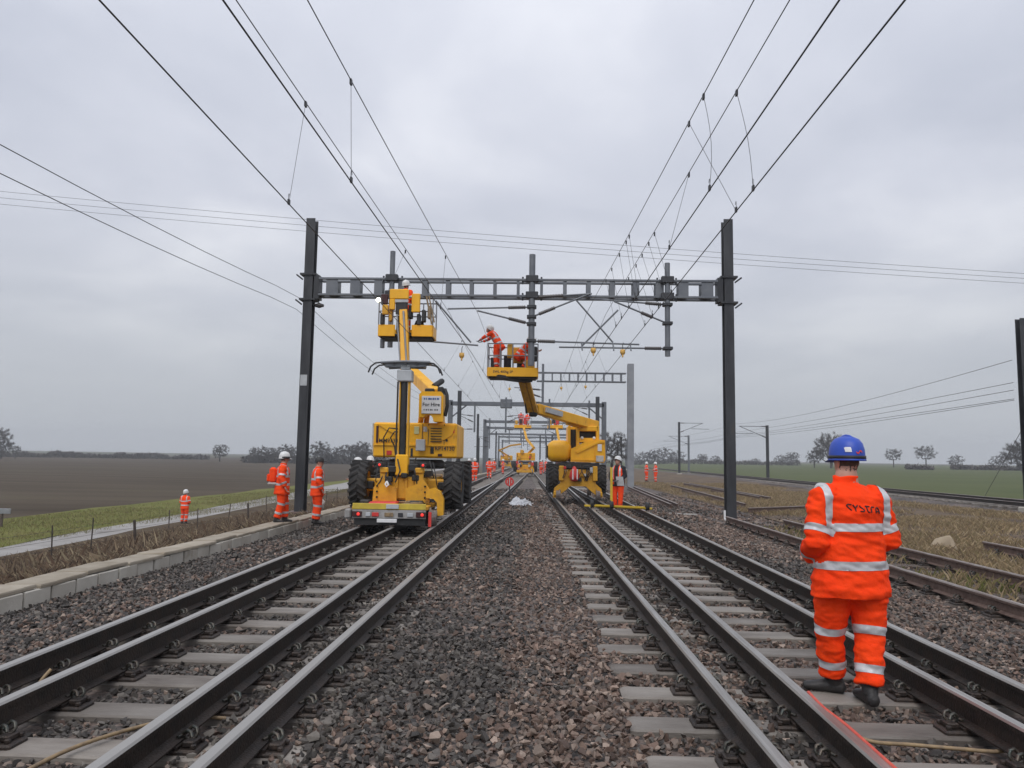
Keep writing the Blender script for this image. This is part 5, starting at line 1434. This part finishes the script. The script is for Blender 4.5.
        for s in (-1, 1):
            m = MB(); m.box(s * .82 - .1, s * .82 + .1, -.72, -.6, .93, 1.1, 0, None, .02); m.build('axle_cap', 'black', t)
            for zq in (.78, .90, 1.02):
                m = MB(); m.lathe([(0, 0), (.022, 0), (.024, .02)], 6, 0, False, Matrix.Translation(V3(s * .52, -1.335, zq)) @ Matrix.Rotation(R(90), 4, 'X')); m.build('bolt', 'black', ch)
        m = MB(); m.tube([(-.30, -1.40, 1.12), (-.33, -1.43, 1.06), (-.30, -1.44, 1.0), (-.26, -1.43, 1.05), (-.30, -1.40, 1.12)], .022, 6); m.build('shackle', 'white', t)
    return bd
def deck(t):
    d = put('rear_deck', None, t); d.empty_display_size = .2
    m = MB(); m.box(-.90, .66, -2.02, -.2, .55, .63, 0, None, .012); m.build('deck_plate', 'yellow_worn', d)
    m = MB(); m.box(-.88, .64, -2.062, -2.03, .565, .685, 0, None, .006); m.build('edge_strip', pm('strip_yellow', (.62, .47, .05), (.5, .36, .05), 6, .5), d)
    m = MB(); m.box(-.88, .64, -2.06, -2.03, .38, .555, 0, None, .008); be = m.build('bumper', 'bumper_grey', d)
    m = MB(); m.box(-.85, .62, -2.0, -.3, .24, .54); m.build('subframe', 'black', d)
    for x in (-.78, .54):
        m = MB(); m.box(x - .10, x + .10, -2.09, -2.06, .41, .52, 0, None, .008); l = m.build('lamp_cluster', 'letter', be)
        m = MB(); m.lathe([(0, 0), (.03, 0), (.042, -.015)], 12, 0, True, Matrix.Translation(V3(x + .03, -2.095, .465)) @ Matrix.Rotation(R(90), 4, 'X')); m.build('tail_lamp', 'lamp_red', l)
    for x, w_, mt in ((-.40, .07, 'red'), (-.12, .09, 'cable_tan'), (.12, .05, 'ink'), (-.55, .05, 'grey_box'), (.32, .06, 'grey_box')):
        m = MB(); m.box(x - w_, x + w_, -2.085, -2.06, .42, .50, 0, None, .006); m.build('marker', mt, be)
    m = MB(); m.box(-.36, .05, -2.10, -2.07, .30, .375, 0, None, .005); m.build('number_plate', 'white', be)
    m = MB(); m.box(-.18, .08, -2.085, -2.064, .58, .67, 0, None, .004); m.build('label_plate', 'grey_box', d)
    m = MB(); m.box(-.62, -.02, -1.75, -1.2, .632, .70, 0, None, .03); m.build('cover', 'red', d)
    m = MB(); m.box(-.5, .1, -1.15, -.55, .63, .82, 0, None, .06); m.box(.2, .5, -1.5, -.9, .63, .72, 0, None, .03); m.build('load', 'black', d)
    m = MB(); m.tube([(.1, -1.9, .65), (.35, -1.75, .68), (.5, -1.55, .66), (.3, -1.4, .70), (.0, -1.5, .68), (.2, -1.75, .70)], .03, 6); m.build('strap', 'cable_tan', d)
    m = MB(); m.box(-1.06, -.92, -2.0, -1.75, .36, .56, 0, None, .03); m.build('end_bracket', 'bumper_grey', d)
    m = MB(); m.box(.69, .75, -2.02, -1.97, .22, .52); m.build('marker_flag', 'red', d)

mL = thing('access_platform', 'near left yellow rail access platform with a white sign on its boom joint', 'access platform', (-2.97, 18.0, 0), R(.9), 'yellow rail access platforms')
rrv_left(mL); deck(mL)
# measuring pantograph on its mast
m = MB(); m.box(-.12, -.09, -1.25, -1.1, .75, 3.3); m.box(.07, .11, -1.25, -1.1, .75, 3.3); ms = m.build('panto_mast', 'yellow_worn', mL)
m = MB(); m.tube([(-.015, -1.2, 1.5), (-.015, -1.2, 3.35)], .075, 10); m.tube([(-.16, -1.2, 1.2), (-.16, -1.2, 3.3)], .02, 6); m.build('ram', 'black', ms)
m = MB(); m.box(-.15, .12, -1.3, -1.05, 1.25, 1.70, 0, None, .02); m.build('mast_base', 'yellow', ms)
m = MB(); m.box(-.17, .16, -1.32, -1.02, 3.30, 3.56, 0, None, .02); m.box(-.1, .1, -1.25, -1.1, 3.58, 3.66); m.build('control_box', 'grey_box', ms)
m = MB()
for yy in (-1.38, -1.16, -.95): m.tube([(-.52, yy, 3.70), (.0, yy, 3.73), (.56, yy, 3.72)], .032, 6)
m.tube([(-.4, -1.3, 3.62), (.42, -1.0, 3.63)], .025, 6); m.tube([(-.4, -1.0, 3.62), (.42, -1.3, 3.63)], .025, 6)
for xx in (-.5, -.25, .0, .25, .54): m.tube([(xx, -1.38, 3.70), (xx, -.95, 3.71)], .02, 5)
m.box(-.45, .45, -1.25, -1.1, 3.62, 3.68)
hd_ = m.build('pan_head', 'steel', ms)
for s in (-1, 1):
    for yy in (-1.38, -.95):
        m = MB(); m.tube([(s * .50 + .02, yy, 3.71), (s * .64, yy, 3.69), (s * .74, yy, 3.61), (s * .79, yy, 3.48)], .02, 6); m.build('horn', 'black', hd_)
m = MB(); m.box(.10, .31, -.02, .14, 1.80, 2.07, 0, None, .012); m.build('switch_box', 'grey_box', mL)
# boom, joint and jib
kz = V3(.47, -.05, 0)
m = MB(); m.prism([(-.29, -.20), (-.29, .27), (-.22, .34), (.22, .34), (.28, .27), (.28, -.36), (.06, -.36), (.04, -.27), (-.02, -.20), (-.12, -.20), (-.18, -.26), (-.29, -.26)], -.2, .22, 0, Matrix.Translation(kz + V3(0, 0, 2.84)))
kn = m.build('boom_joint', 'yellow', mL)
m = MB(); m.box(.25, .70, -.285, -.255, 2.66, 3.07, 0, None, .006); sg = m.build('sign', 'white', kn)
put('lettering', text_mesh('For Hire', .115, 'ink'), sg, (.47, -.289, 2.87), (R(90), 0, 0))
m = MB()
for k, w_ in enumerate((.03, .02, .045, .03, .04, .03, .05)): m.box(.30 + .05 * k, .30 + .05 * k + w_, -.290, -.284, 2.985, 3.025)
stuff(m.build('faded_print', 'blue_text', sg))
m = MB()
for k, w_ in enumerate((.02, .03, .02, .035, .01, .03, .03)): m.box(.30 + .05 * k, .30 + .05 * k + w_, -.290, -.284, 2.735, 2.765)
stuff(m.build('faded_print', 'ink', sg))
m = MB(); m.beam((.2, .9, 2.35), (.36, .1, 2.95), .12, .14, ch=.015); m.beam((.05, .9, 2.35), (.22, .1, 2.78), .12, .12, ch=.015); m.beam((.66, 1.0, 2.35), (.55, .15, 2.7), .14, .14, ch=.015); m.build('lower_boom', 'yellow_worn', mL)
m = MB(); m.beam((.52, -.05, 3.12), (-.92, 4.35, 4.35), .26, .30, ch=.02); bm1 = m.build('main_boom', 'yellow', mL)
m = MB(); m.box(.30, .52, -.18, .1, 3.16, 3.26, 0, None, .02); m.box(.60, .74, -.2, .1, 3.05, 3.30, 0, None, .02); m.build('pin_block', 'black', bm1)
m = MB(); m.tube([(.76, -.1, 3.25), (.82, -.15, 3.1), (.83, -.15, 2.85), (.78, -.1, 2.62)], .045, 7); m.build('hose', 'rubber', kn)
m = MB(); m.tube([(.45, .3, 3.35), (.62, .5, 3.5), (.55, 1.0, 3.55)], .07, 8); m.build('hose', 'rubber', bm1)
m = MB(); m.beam((-.90, 4.35, 4.25), (-1.05, 4.72, 6.05), .24, .30, up=(0, 1, 0), ch=.02); jb = m.build('jib', 'yellow', mL)
m = MB(); m.tube([(-.83, 4.18, 4.3), (-1.03, 4.52, 6.0)], .03, 6); m.tube([(-1.02, 4.18, 4.3), (-1.22, 4.52, 5.9)], .022, 6); m.build('ram', 'steel_light', jb)
b = basket(mL, -1.80, -.17, 4.72, 5.6, 5.30, .32, 1.15, (-1.30, -.80))
for xa, xb, za, zb, mt in ((-1.47, -.90, 6.38, 6.68, 'yellow'), (-1.47, -1.30, 6.05, 6.38, 'yellow'), (-.80, -.55, 5.98, 6.55, 'yellow'), (-1.72, -1.52, 6.22, 6.52, 'letter'), (-1.68, -1.5, 5.9, 6.2, 'yellow_worn')):
    m = MB(); m.box(xa, xb, 4.56, 4.68, za, zb, 0, None, .02); m.build('control_panel', mt, b)
m = MB(); m.box(-1.28, -.92, 4.58, 4.66, 5.9, 6.36, 0, None, .03); m.box(-1.26, -1.0, 4.66, 5.0, 5.35, 5.9, 0, None, .03); m.build('control_box', 'black', b)
m = MB(); m.box(-1.3, -.9, 4.555, 4.60, 6.27, 6.36, 0, None, .01); m.build('tray', 'grey_box', b)
m = MB(); m.lathe([(0, .02), (.05, .015), (.07, -.02)], 12, 0, True, Matrix.Translation(V3(-1.82, 4.62, 6.36)) @ Matrix.Rotation(R(90), 4, 'X')); m.build('work_lamp', 'lamp_white', b)
m = MB(); m.add([(p[0] * .2 - .62, p[1] * .2 + 5.1, p[2] * .26 + 5.72) for p in HV[1][0]], [tuple(f_) for f_ in HV[1][1]]); m.build('tool_bag', 'black', b)
m = MB(); m.beam((-.38, 4.7, 6.5), (-.20, 4.72, 5.65), .10, .05); m.beam((-.30, 4.68, 6.5), (-.12, 4.7, 5.7), .06, .04); m.build('harness_straps', 'cable_tan', b)
for q_ in range(6):
    m = MB(); xq = [-1.7, -1.45, -.85, -.6, -.45, -.28][q_]; m.box(xq - .05, xq + .06, 4.66, 4.9, 5.62 + .1 * (q_ % 3), 5.95 + .13 * (q_ % 3), 0, None, .02); m.build('gear', ['rubber', 'yellow_worn', 'navy', 'steel_dark', 'rubber', 'cable_tan'][q_], b)
m = MB(); m.tube([(-1.72, 5.0, 5.22), (-1.72, 5.0, 4.95)], .07, 8); m.build('levelling_post', 'steel', b)

# right machine
mR = thing('access_platform', 'near right yellow rail access platform with a folded boom and round engine cover', 'access platform', (1.47, 30.0, 0), R(1.0), 'yellow rail access platforms')
m = MB(); m.box(-.5, .5, -1.0, 2.4, .75, 1.25, 0, None, .04); m.box(-.95, .95, -.25, .15, .85, 1.12, 0, None, .03); ch = m.build('chassis', 'yellow_worn', mR)
m = MB(); arch = [(-.92, .28), (-.72, .24), (-.62, .42), (-.42, .58), (-.30, .70), (.30, .70), (.42, .58), (.62, .42), (.75, .26), (.92, .32), (.86, .62), (.66, .80), (.60, 1.24), (-.60, 1.24), (-.66, .80), (-.88, .62)]
m.prism(arch, -1.2, -1.02)
for s in (-1, 1): m.box(s * .62 - .09, s * .62 + .09, -1.30, -1.15, .9, 1.45, 0, None, .02); m.box(s * .80 - .1, s * .80 + .1, -1.28, -1.1, .34, .5, 0, None, .02)
m.box(-.38, .38, -1.26, -1.1, 1.05, 1.32, 0, None, .02)
m.build('bracket', 'yellow_worn', ch)
for s in (-1, 1):
    big_wheel(mR, s * .90, -.35, .96); big_wheel(mR, s * .90, 2.0, .96)
    put('rail_wheel', RAILW, mR, (s * HALF, -1.25, .375), (0, 0, 0 if s > 0 else R(180))); put('rail_wheel', RAILW, mR, (s * HALF, 2.7, .375), (0, 0, 0 if s > 0 else R(180)))
rr = random.Random(9)
for k in range(10):
    xa = rr.uniform(-.6, .7); xb = xa + rr.uniform(-.3, .3)
    m = MB(); m.tube([(xa + (xb - xa) * u, -1.25 - .1 * math.sin(math.pi * u), 1.5 - .65 * u - .06 * math.sin(5 * u)) for u in [i / 7 for i in range(8)]], rr.uniform(.010, .018), 5); m.build('hose', 'rubber', mR)
for (xa, za, sx, sz, mt) in ((-.35, 1.42, .08, .07, 'black'), (.3, 1.42, .1, .06, 'black'), (.48, 1.3, .05, .1, 'grey_box'), (-.5, 1.38, .05, .05, 'red'), (0, .95, .12, .07, 'black'), (.25, 1.12, .05, .05, 'dirty_white')):
    m = MB(); m.box(xa - sx, xa + sx, -1.34, -1.18, za - sz, za + sz, 0, None, .015); m.build('fitting', mt, mR)
m = MB(); m.lathe([(.62, 1.3), (.72, 1.33), (.72, 1.52), (.62, 1.58)], 24, 0, True, Matrix.Translation(V3(0, .6, 0)), True); m.box(-.75, .85, -.55, -.3, 1.36, 1.56, 0, None, .02); m.build('slew_ring', 'black', mR)
m = MB(); m.box(-1.12, -.20, -.5, 1.6, 1.59, 2.42); ec = m.build('engine_cover', 'yellow', mR); md = ec.modifiers.new('round', 'BEVEL'); md.width = .3; md.segments = 6; md.limit_method = 'NONE'
for p_ in ec.data.polygons: p_.use_smooth = True
m = MB(); m.box(-1.135, -1.10, -.3, 1.4, 1.75, 2.2); m.build('vent', 'black', ec)
m = MB(); m.prism([(-.24, 1.60), (1.02, 1.58), (1.08, 1.70), (1.06, 2.44), (.82, 2.46), (.30, 2.36), (-.24, 2.08)], -.55, 1.5); bd = m.build('body', 'yellow', mR)
m = MB(); m.prism([(-.05, 2.0), (.85, 2.42), (1.04, 2.41), (1.04, 2.34), (.85, 2.34), (0, 1.92)], -.60, -.55); m.box(-.2, 1.03, -.585, -.55, 1.66, 1.70); m.box(.66, .675, -.58, -.55, 1.62, 2.3); m.build('panel_rib', 'yellow', bd)
m = MB(); m.box(.78, .93, -.60, -.555, 2.02, 2.28); m.build('label_plate', 'white', bd)
m = MB(); m.box(.72, 1.0, -.60, -.555, 1.62, 1.85); m.build('label_plate', 'dirty_white', bd)
m = MB()
m.box(-.34, -.24, -.35, .95, 2.1, 2.98, 0, None, .02); m.box(-.02, .10, -.35, .95, 2.1, 2.98, 0, None, .02); m.box(.10, .74, -.35, .95, 2.36, 2.52); m.box(.10, .84, -.35, .95, 2.78, 2.98, 0, None, .02); m.box(.74, .86, -.35, .95, 2.36, 2.98, 0, None, .02); m.box(-.30, .05, .5, .9, 2.1, 2.98)
tu = m.build('turret', 'yellow', mR)
m = MB(); m.box(-.23, -.03, -.1, .45, 2.1, 2.85); m.box(.12, .73, .0, .3, 2.53, 2.78); m.build('recess', 'black', tu)
for x in (.2, .66): 
    m = MB(); m.lathe([(0, .0), (.05, .0), (.06, -.03)], 10, 0, True, Matrix.Translation(V3(x, -.38, 2.52)) @ Matrix.Rotation(R(90), 4, 'X')); m.build('work_lamp', 'white', tu)
m = MB(); m.beam((.80, .3, 3.02), (-1.60, -2.5, 3.47), .28, .36, ch=.02); bo = m.build('main_boom', 'yellow', mR)
m = MB(); m.beam((-.72, -1.615, 3.335), (-1.32, -2.315, 3.447), .30, .18); m.build('label_plate', 'grey_box', bo)
m = MB(); m.beam((.85, .45, 2.85), (-.4, -.95, 3.05), .16, .14); m.build('lower_boom', 'yellow_worn', mR)
m = MB(); m.box(-1.86, -1.56, -2.75, -2.4, 3.18, 3.62, 0, None, .05); jn = m.build('boom_joint', 'black', mR)
m = MB()
for a, c in ((-.13, -.1), (.13, -.1), (-.13, .1), (.13, .1)): m.beam((-1.74 + a, -2.6 + c, 3.35), (-2.06 + a, -3.85 + c, 4.38), .13, .11)
m.beam((-1.74, -2.6, 3.35), (-2.06, -3.85, 4.38), .10, .22)
for k in range(6):
    u = k / 5; p = V3(-1.74, -2.6, 3.35).lerp(V3(-2.06, -3.85, 4.38), u); m.box(p.x - .15, p.x + .15, p.y - .12, p.y + .12, p.z - .02, p.z + .02)
m.build('jib', 'yellow_worn', jn)
m = MB(); m.tube([(-1.95, -2.7, 3.3), (-2.0, -3.2, 3.75), (-2.2, -3.8, 4.3)], .04, 6); m.build('hose', 'rubber', jn)
bR = basket(mR, -3.26, -1.60, -4.75, -3.85, 4.40, .27, 1.06)
for q_, (xa, xb, yq, za, zb, mt) in enumerate(((-2.75, -2.5, -3.95, 4.7, 5.2, 'navy'), (-2.3, -2.05, -4.0, 4.68, 5.05, 'rubber'), (-2.0, -1.7, -4.6, 4.68, 4.95, 'yellow_worn'), (-3.2, -3.0, -4.0, 4.68, 5.1, 'steel_dark'), (-1.75, -1.62, -4.65, 4.9, 5.4, 'rubber'), (-2.62, -2.44, -4.7, 5.0, 5.46, 'yellow_worn'))):
    m = MB(); m.box(xa, xb, yq, yq + .16, za, zb, 0, None, .03); m.build('gear', mt, bR)
put('lettering', text_mesh('SWL 400kg 2P', .11, 'ink'), bR, (-2.75, -4.776, 4.52), (R(90), 0, 0))
m = MB(); m.box(-2.45, -1.72, -4.05, -3.98, 4.9, 5.45, 0, None, .03); m.build('back_panel', 'yellow_worn', bR)
m = MB(); m.beam((-3.0, -4.7, 4.36), (-1.9, -4.0, 4.30), .5, .1); m.build('underframe', 'black', bR)
sk = MB(); v, f_ = HV[4]
sk.lathe([(.02, .28), (.06, .24), (.16, .05), (.19, -.12), (.12, -.26), (.02, -.28)], 12, 0, True)
tb = tag(sk.build('hanging_sack', 'red', None, (1.34, 28.62, 1.16)), 'red and white striped sack hanging on the front of the right platform', 'sack')
for a in (.1, -.06):
    m = MB(); m.box(a - .02, a + .02, -.20, -.15, -.2, .18); m.build('stripe', 'white', tb)

# far machines
def far_machine(label, x, y, deck_on, boom, bk):
    t = thing('access_platform', label, 'access platform', (x, y, 0), R(1), 'yellow rail access platforms')
    rrv_left(t, True)
    if deck_on:
        m = MB(); m.box(-.9, .7, -2.0, -.2, .4, .66, 0, None, .02); m.build('rear_deck', 'yellow_worn', t)
    m = MB()
    for p, q in zip(boom[:-1], boom[1:]): m.beam(p, q, .24, .3, up=(0, 1, .1))
    m.build('main_boom', 'yellow_worn', t)
    rr = random.Random(int(y))     # clutter on the far machines
    for k in range(12):
        xa, za, s_ = rr.uniform(-.9, .8), rr.choice((1.1, 1.3, 1.45, 2.0, 2.5, 2.6)), rr.uniform(.06, .16)
        m = MB(); m.box(xa - s_, xa + s_, .0 if za > 1.5 else -1.5, .3 if za > 1.5 else -1.2, za - s_ * 1.2, za + s_ * 1.2, 0, None, .02); m.build('fitting', rr.choice(['black', 'grey_box', 'yellow_worn', 'dirty_white', 'rubber', 'red']), t)
    if bk:
        b_ = basket(t, *bk)
        for k in range(4):
            xa = bk[0] + (bk[1] - bk[0]) * (k + .15) / 4
            m = MB(); m.box(xa, xa + .3, bk[2] - .05, bk[2] + .05, bk[4] + .35 + .12 * (k % 2), bk[4] + .8 + .15 * (k % 3), 0, None, .02); m.build('control_panel', ['yellow_worn', 'black', 'red', 'grey_box'][k], b_)
    return t
far_machine('far yellow platform between the rails with two workers in its raised basket', -1.35, 82, True, [(.3, .9, 2.4), (.9, 0, 3.0), (.1, 1.2, 4.0), (-.2, 2.6, 5.2)], (-1.25, .6, 2.8, 3.7, 5.25, .3, 1.1))
far_machine('small yellow platform on the far left track with a low boom', -5.3, 128, False, [(.3, .9, 2.4), (-1.2, 0, 3.3), (.8, -2, 4.1), (2.4, -3, 4.3)], None)
far_machine('yellow platform mostly hidden behind the right platform, its basket under the boom', 2.2, 74, False, [(.0, .9, 2.4), (-.1, 1.5, 3.4), (-.3, 3.4, 4.9)], (-1.2, .3, 3.6, 4.6, 4.95, .3, 1.1))

# ------------------------------------------------------------------ small things on the tracks
# stop marker board
sm = thing('marker_disc', 'round red marker disc with white rim on the left track in the distance', 'marker', (-1.33, 36.5, 0))
m = MB(); m.tube([(0, 0, .0), (0, 0, .5)], .03, 6); m.build('post', 'steel_dark', sm)
m = MB(); m.lathe([(0, -.02), (.21, -.02), (.21, .02), (0, .02)], 24, 0, False, Matrix.Translation(V3(0, -.04, .62)) @ Matrix.Rotation(R(90), 4, 'X')); dsc = m.build('disc', 'red', sm)
m = MB(); m.box(-.02, .02, -.075, -.065, .45, .79); m.box(-.12, -.09, -.075, -.065, .55, .7); m.box(.09, .12, -.075, -.065, .55, .7); m.build('marking', 'dirty_white', dsc)
m = MB(); m.box(-.16, .16, -.12, .12, 0, .08, 0, None, .02); m.build('base', 'black', sm)
# crumpled pale sheet
bm = bmesh.new(); bmesh.ops.create_grid(bm, x_segments=26, y_segments=18, size=1)
for vv in bm.verts:
    n1 = mnoise.noise(V3(vv.co.x * 1.7, vv.co.y * 1.7, 1)); n2 = mnoise.noise(V3(vv.co.x * 4, vv.co.y * 4, 3))
    e_ = max(0, 1 - (vv.co.x ** 2 + vv.co.y ** 2) * .75)
    n3 = mnoise.noise(V3(vv.co.x * 7, vv.co.y * 5, 6)); vv.co = V3(vv.co.x * .45 + n2 * .2, vv.co.y * .8 + n1 * .4, .0 + e_ * (.13 + .34 * n1 + .26 * n2 + .16 * n3))
me = bpy.data.meshes.new('plastic_sheet'); bm.to_mesh(me); bm.free(); me.materials.append(pm('sheet_white', (.62, .63, .65), (.45, .46, .49), 6, .45))
o = put('plastic_sheet', me, None, (-.62, 28.8, -.01)); md = o.modifiers.new('s', 'SOLIDIFY'); md.thickness = .01
tag(o, 'crumpled whitish plastic sheet lying on the central ballast', 'sheet')
# yellow hand trolley across the right track
ht = thing('hand_trolley', 'yellow hand trolley with upright handle standing across the right-hand rails', 'trolley', (0, 0, 0))
m = MB(); m.beam((1.45, 23.9, .27), (3.35, 22.9, .27), .09, .06, ch=.01); m.beam((1.75, 23.65, .30), (3.15, 22.95, .30), .05, .05); m.build('frame', pm('trolley_yellow', (.66, .46, .03), (.55, .36, .03), 6, .5), ht)
m = MB(); m.box(2.18, 2.25, 23.4, 23.47, .3, 1.47, 0, None, .008); m.build('handle', pm('trolley_yellow', (.66, .46, .03), (.55, .36, .03), 6, .5), ht)
m = MB(); m.tube([(2.215, 23.43, 1.45), (2.215, 23.43, 1.58)], .035, 8); m.build('grip', 'black', ht)
for x, y in ((1.66, 23.78), (2.215, 23.38), (3.22, 22.98)):
    m = MB(); m.lathe([(.03, -.05), (.13, -.05), (.15, -.03), (.11, 0), (.11, .05), (.03, .05)], 16, 0, True, Matrix.Translation(V3(x, y - .05, .33)) @ Matrix.Rotation(R(90), 4, 'Y')); m.build('wheel', 'black', ht)
# cables on and beside the rails
def cable(label, pts, r, mat, name='cable'):
    P = [V3(*p) for p in pts]; out = []
    for i in range(len(P) - 1):
        p0, p1, p2, p3 = P[max(i - 1, 0)], P[i], P[i + 1], P[min(i + 2, len(P) - 1)]
        for k in range(6):
            u = k / 6
            out.append(.5 * ((2 * p1) + (p2 - p0) * u + (2 * p0 - 5 * p1 + 4 * p2 - p3) * u * u + (3 * p1 - p0 - 3 * p2 + p3) * u ** 3))
    out.append(P[-1])
    m = MB(); m.tube(out, r, 6); return tag(m.build(name, mat), label, 'cable')
rx2 = lambda y: cD(y) - HALF
cable('red cable lying along the head of the rail beside the big worker', [(rx2(y) + .036 + .008 * math.sin(y * 9), y, .198 - .003 * math.cos(y * 7)) for y in (5.0, 4.7, 4.4, 3.9, 3.3, 2.4, 1.4)], .012, 'cable_red')
cable('tan cable looped over the sleeper in front of the big worker', [(1.84, 4.72, .05), (1.95, 4.66, .03), (2.15, 4.68, .015), (2.4, 4.62, .02), (2.62, 4.60, .02), (2.82, 4.66, .06), (2.98, 4.74, .10)], .011, 'cable_tan')
cable('pale cable lying over the sleeper at the lower left corner', [(-2.62, 3.75, -.02), (-2.5, 4.15, .03), (-2.35, 4.5, .03), (-2.12, 4.75, .03), (-1.9, 4.85, .0)], .012, 'cable_tan')
cable('short tan cable end sticking up between the two left rails', [(-3.30, 5.15, .0), (-3.33, 5.22, .06), (-3.30, 5.3, .14)], .012, 'cable_tan')
cable('pale cable in the crib at the bottom edge right of centre', [(1.34, 4.1, .0), (1.5, 4.12, .02), (1.66, 4.05, .05)], .010, 'grey_box')
# litter near the portal leg: white post and bucket
t = thing('lineside_box', 'pale bag lying at the foot of the left portal leg', 'bag', (-6.75, 23.8, -.08))
m = MB(); m.add([(p[0] * .26, p[1] * .22, p[2] * .34 + .26) for p in HV[6][0]], [tuple(q) for q in HV[6][1]]); m.build('bag', 'dirty_white', t)
t = thing('marker_post', 'short white marker post at the foot of the right portal leg', 'post', (5.70, 23.9, -.1))
m = MB(); m.box(-.03, .03, -.02, .02, 0, .30, 0, None, .008); m.box(-.05, .05, -.04, .04, 0, .04); m.build('post', 'white', t)
t = thing('timber_offcut', 'thin pale slat lying on the ballast right of the tracks', 'slat', (4.35, 25.5, 0))
m = MB(); m.beam((-.75, .4, -.02), (.75, -.4, -.02), .09, .03); m.build('slat', 'dirty_white', t)

# ------------------------------------------------------------------ haze
hb = MB(); hb.box(-1050, 1050, -70, 1500, -4.2, 46)
hm = bpy.data.materials.new('mat_haze'); hm.use_nodes = True
ht_ = hm.node_tree; ht_.nodes.clear()
vo = ht_.nodes.new('ShaderNodeVolumePrincipled'); vo.inputs['Color'].default_value = (.93, .96, 1.0, 1); vo.inputs['Density'].default_value = HAZE; vo.inputs['Anisotropy'].default_value = 0.2
oo = ht_.nodes.new('ShaderNodeOutputMaterial'); ht_.links.new(vo.outputs[0], oo.inputs['Volume'])
if HAZE > 0: stuff(hb.build('haze', hm))
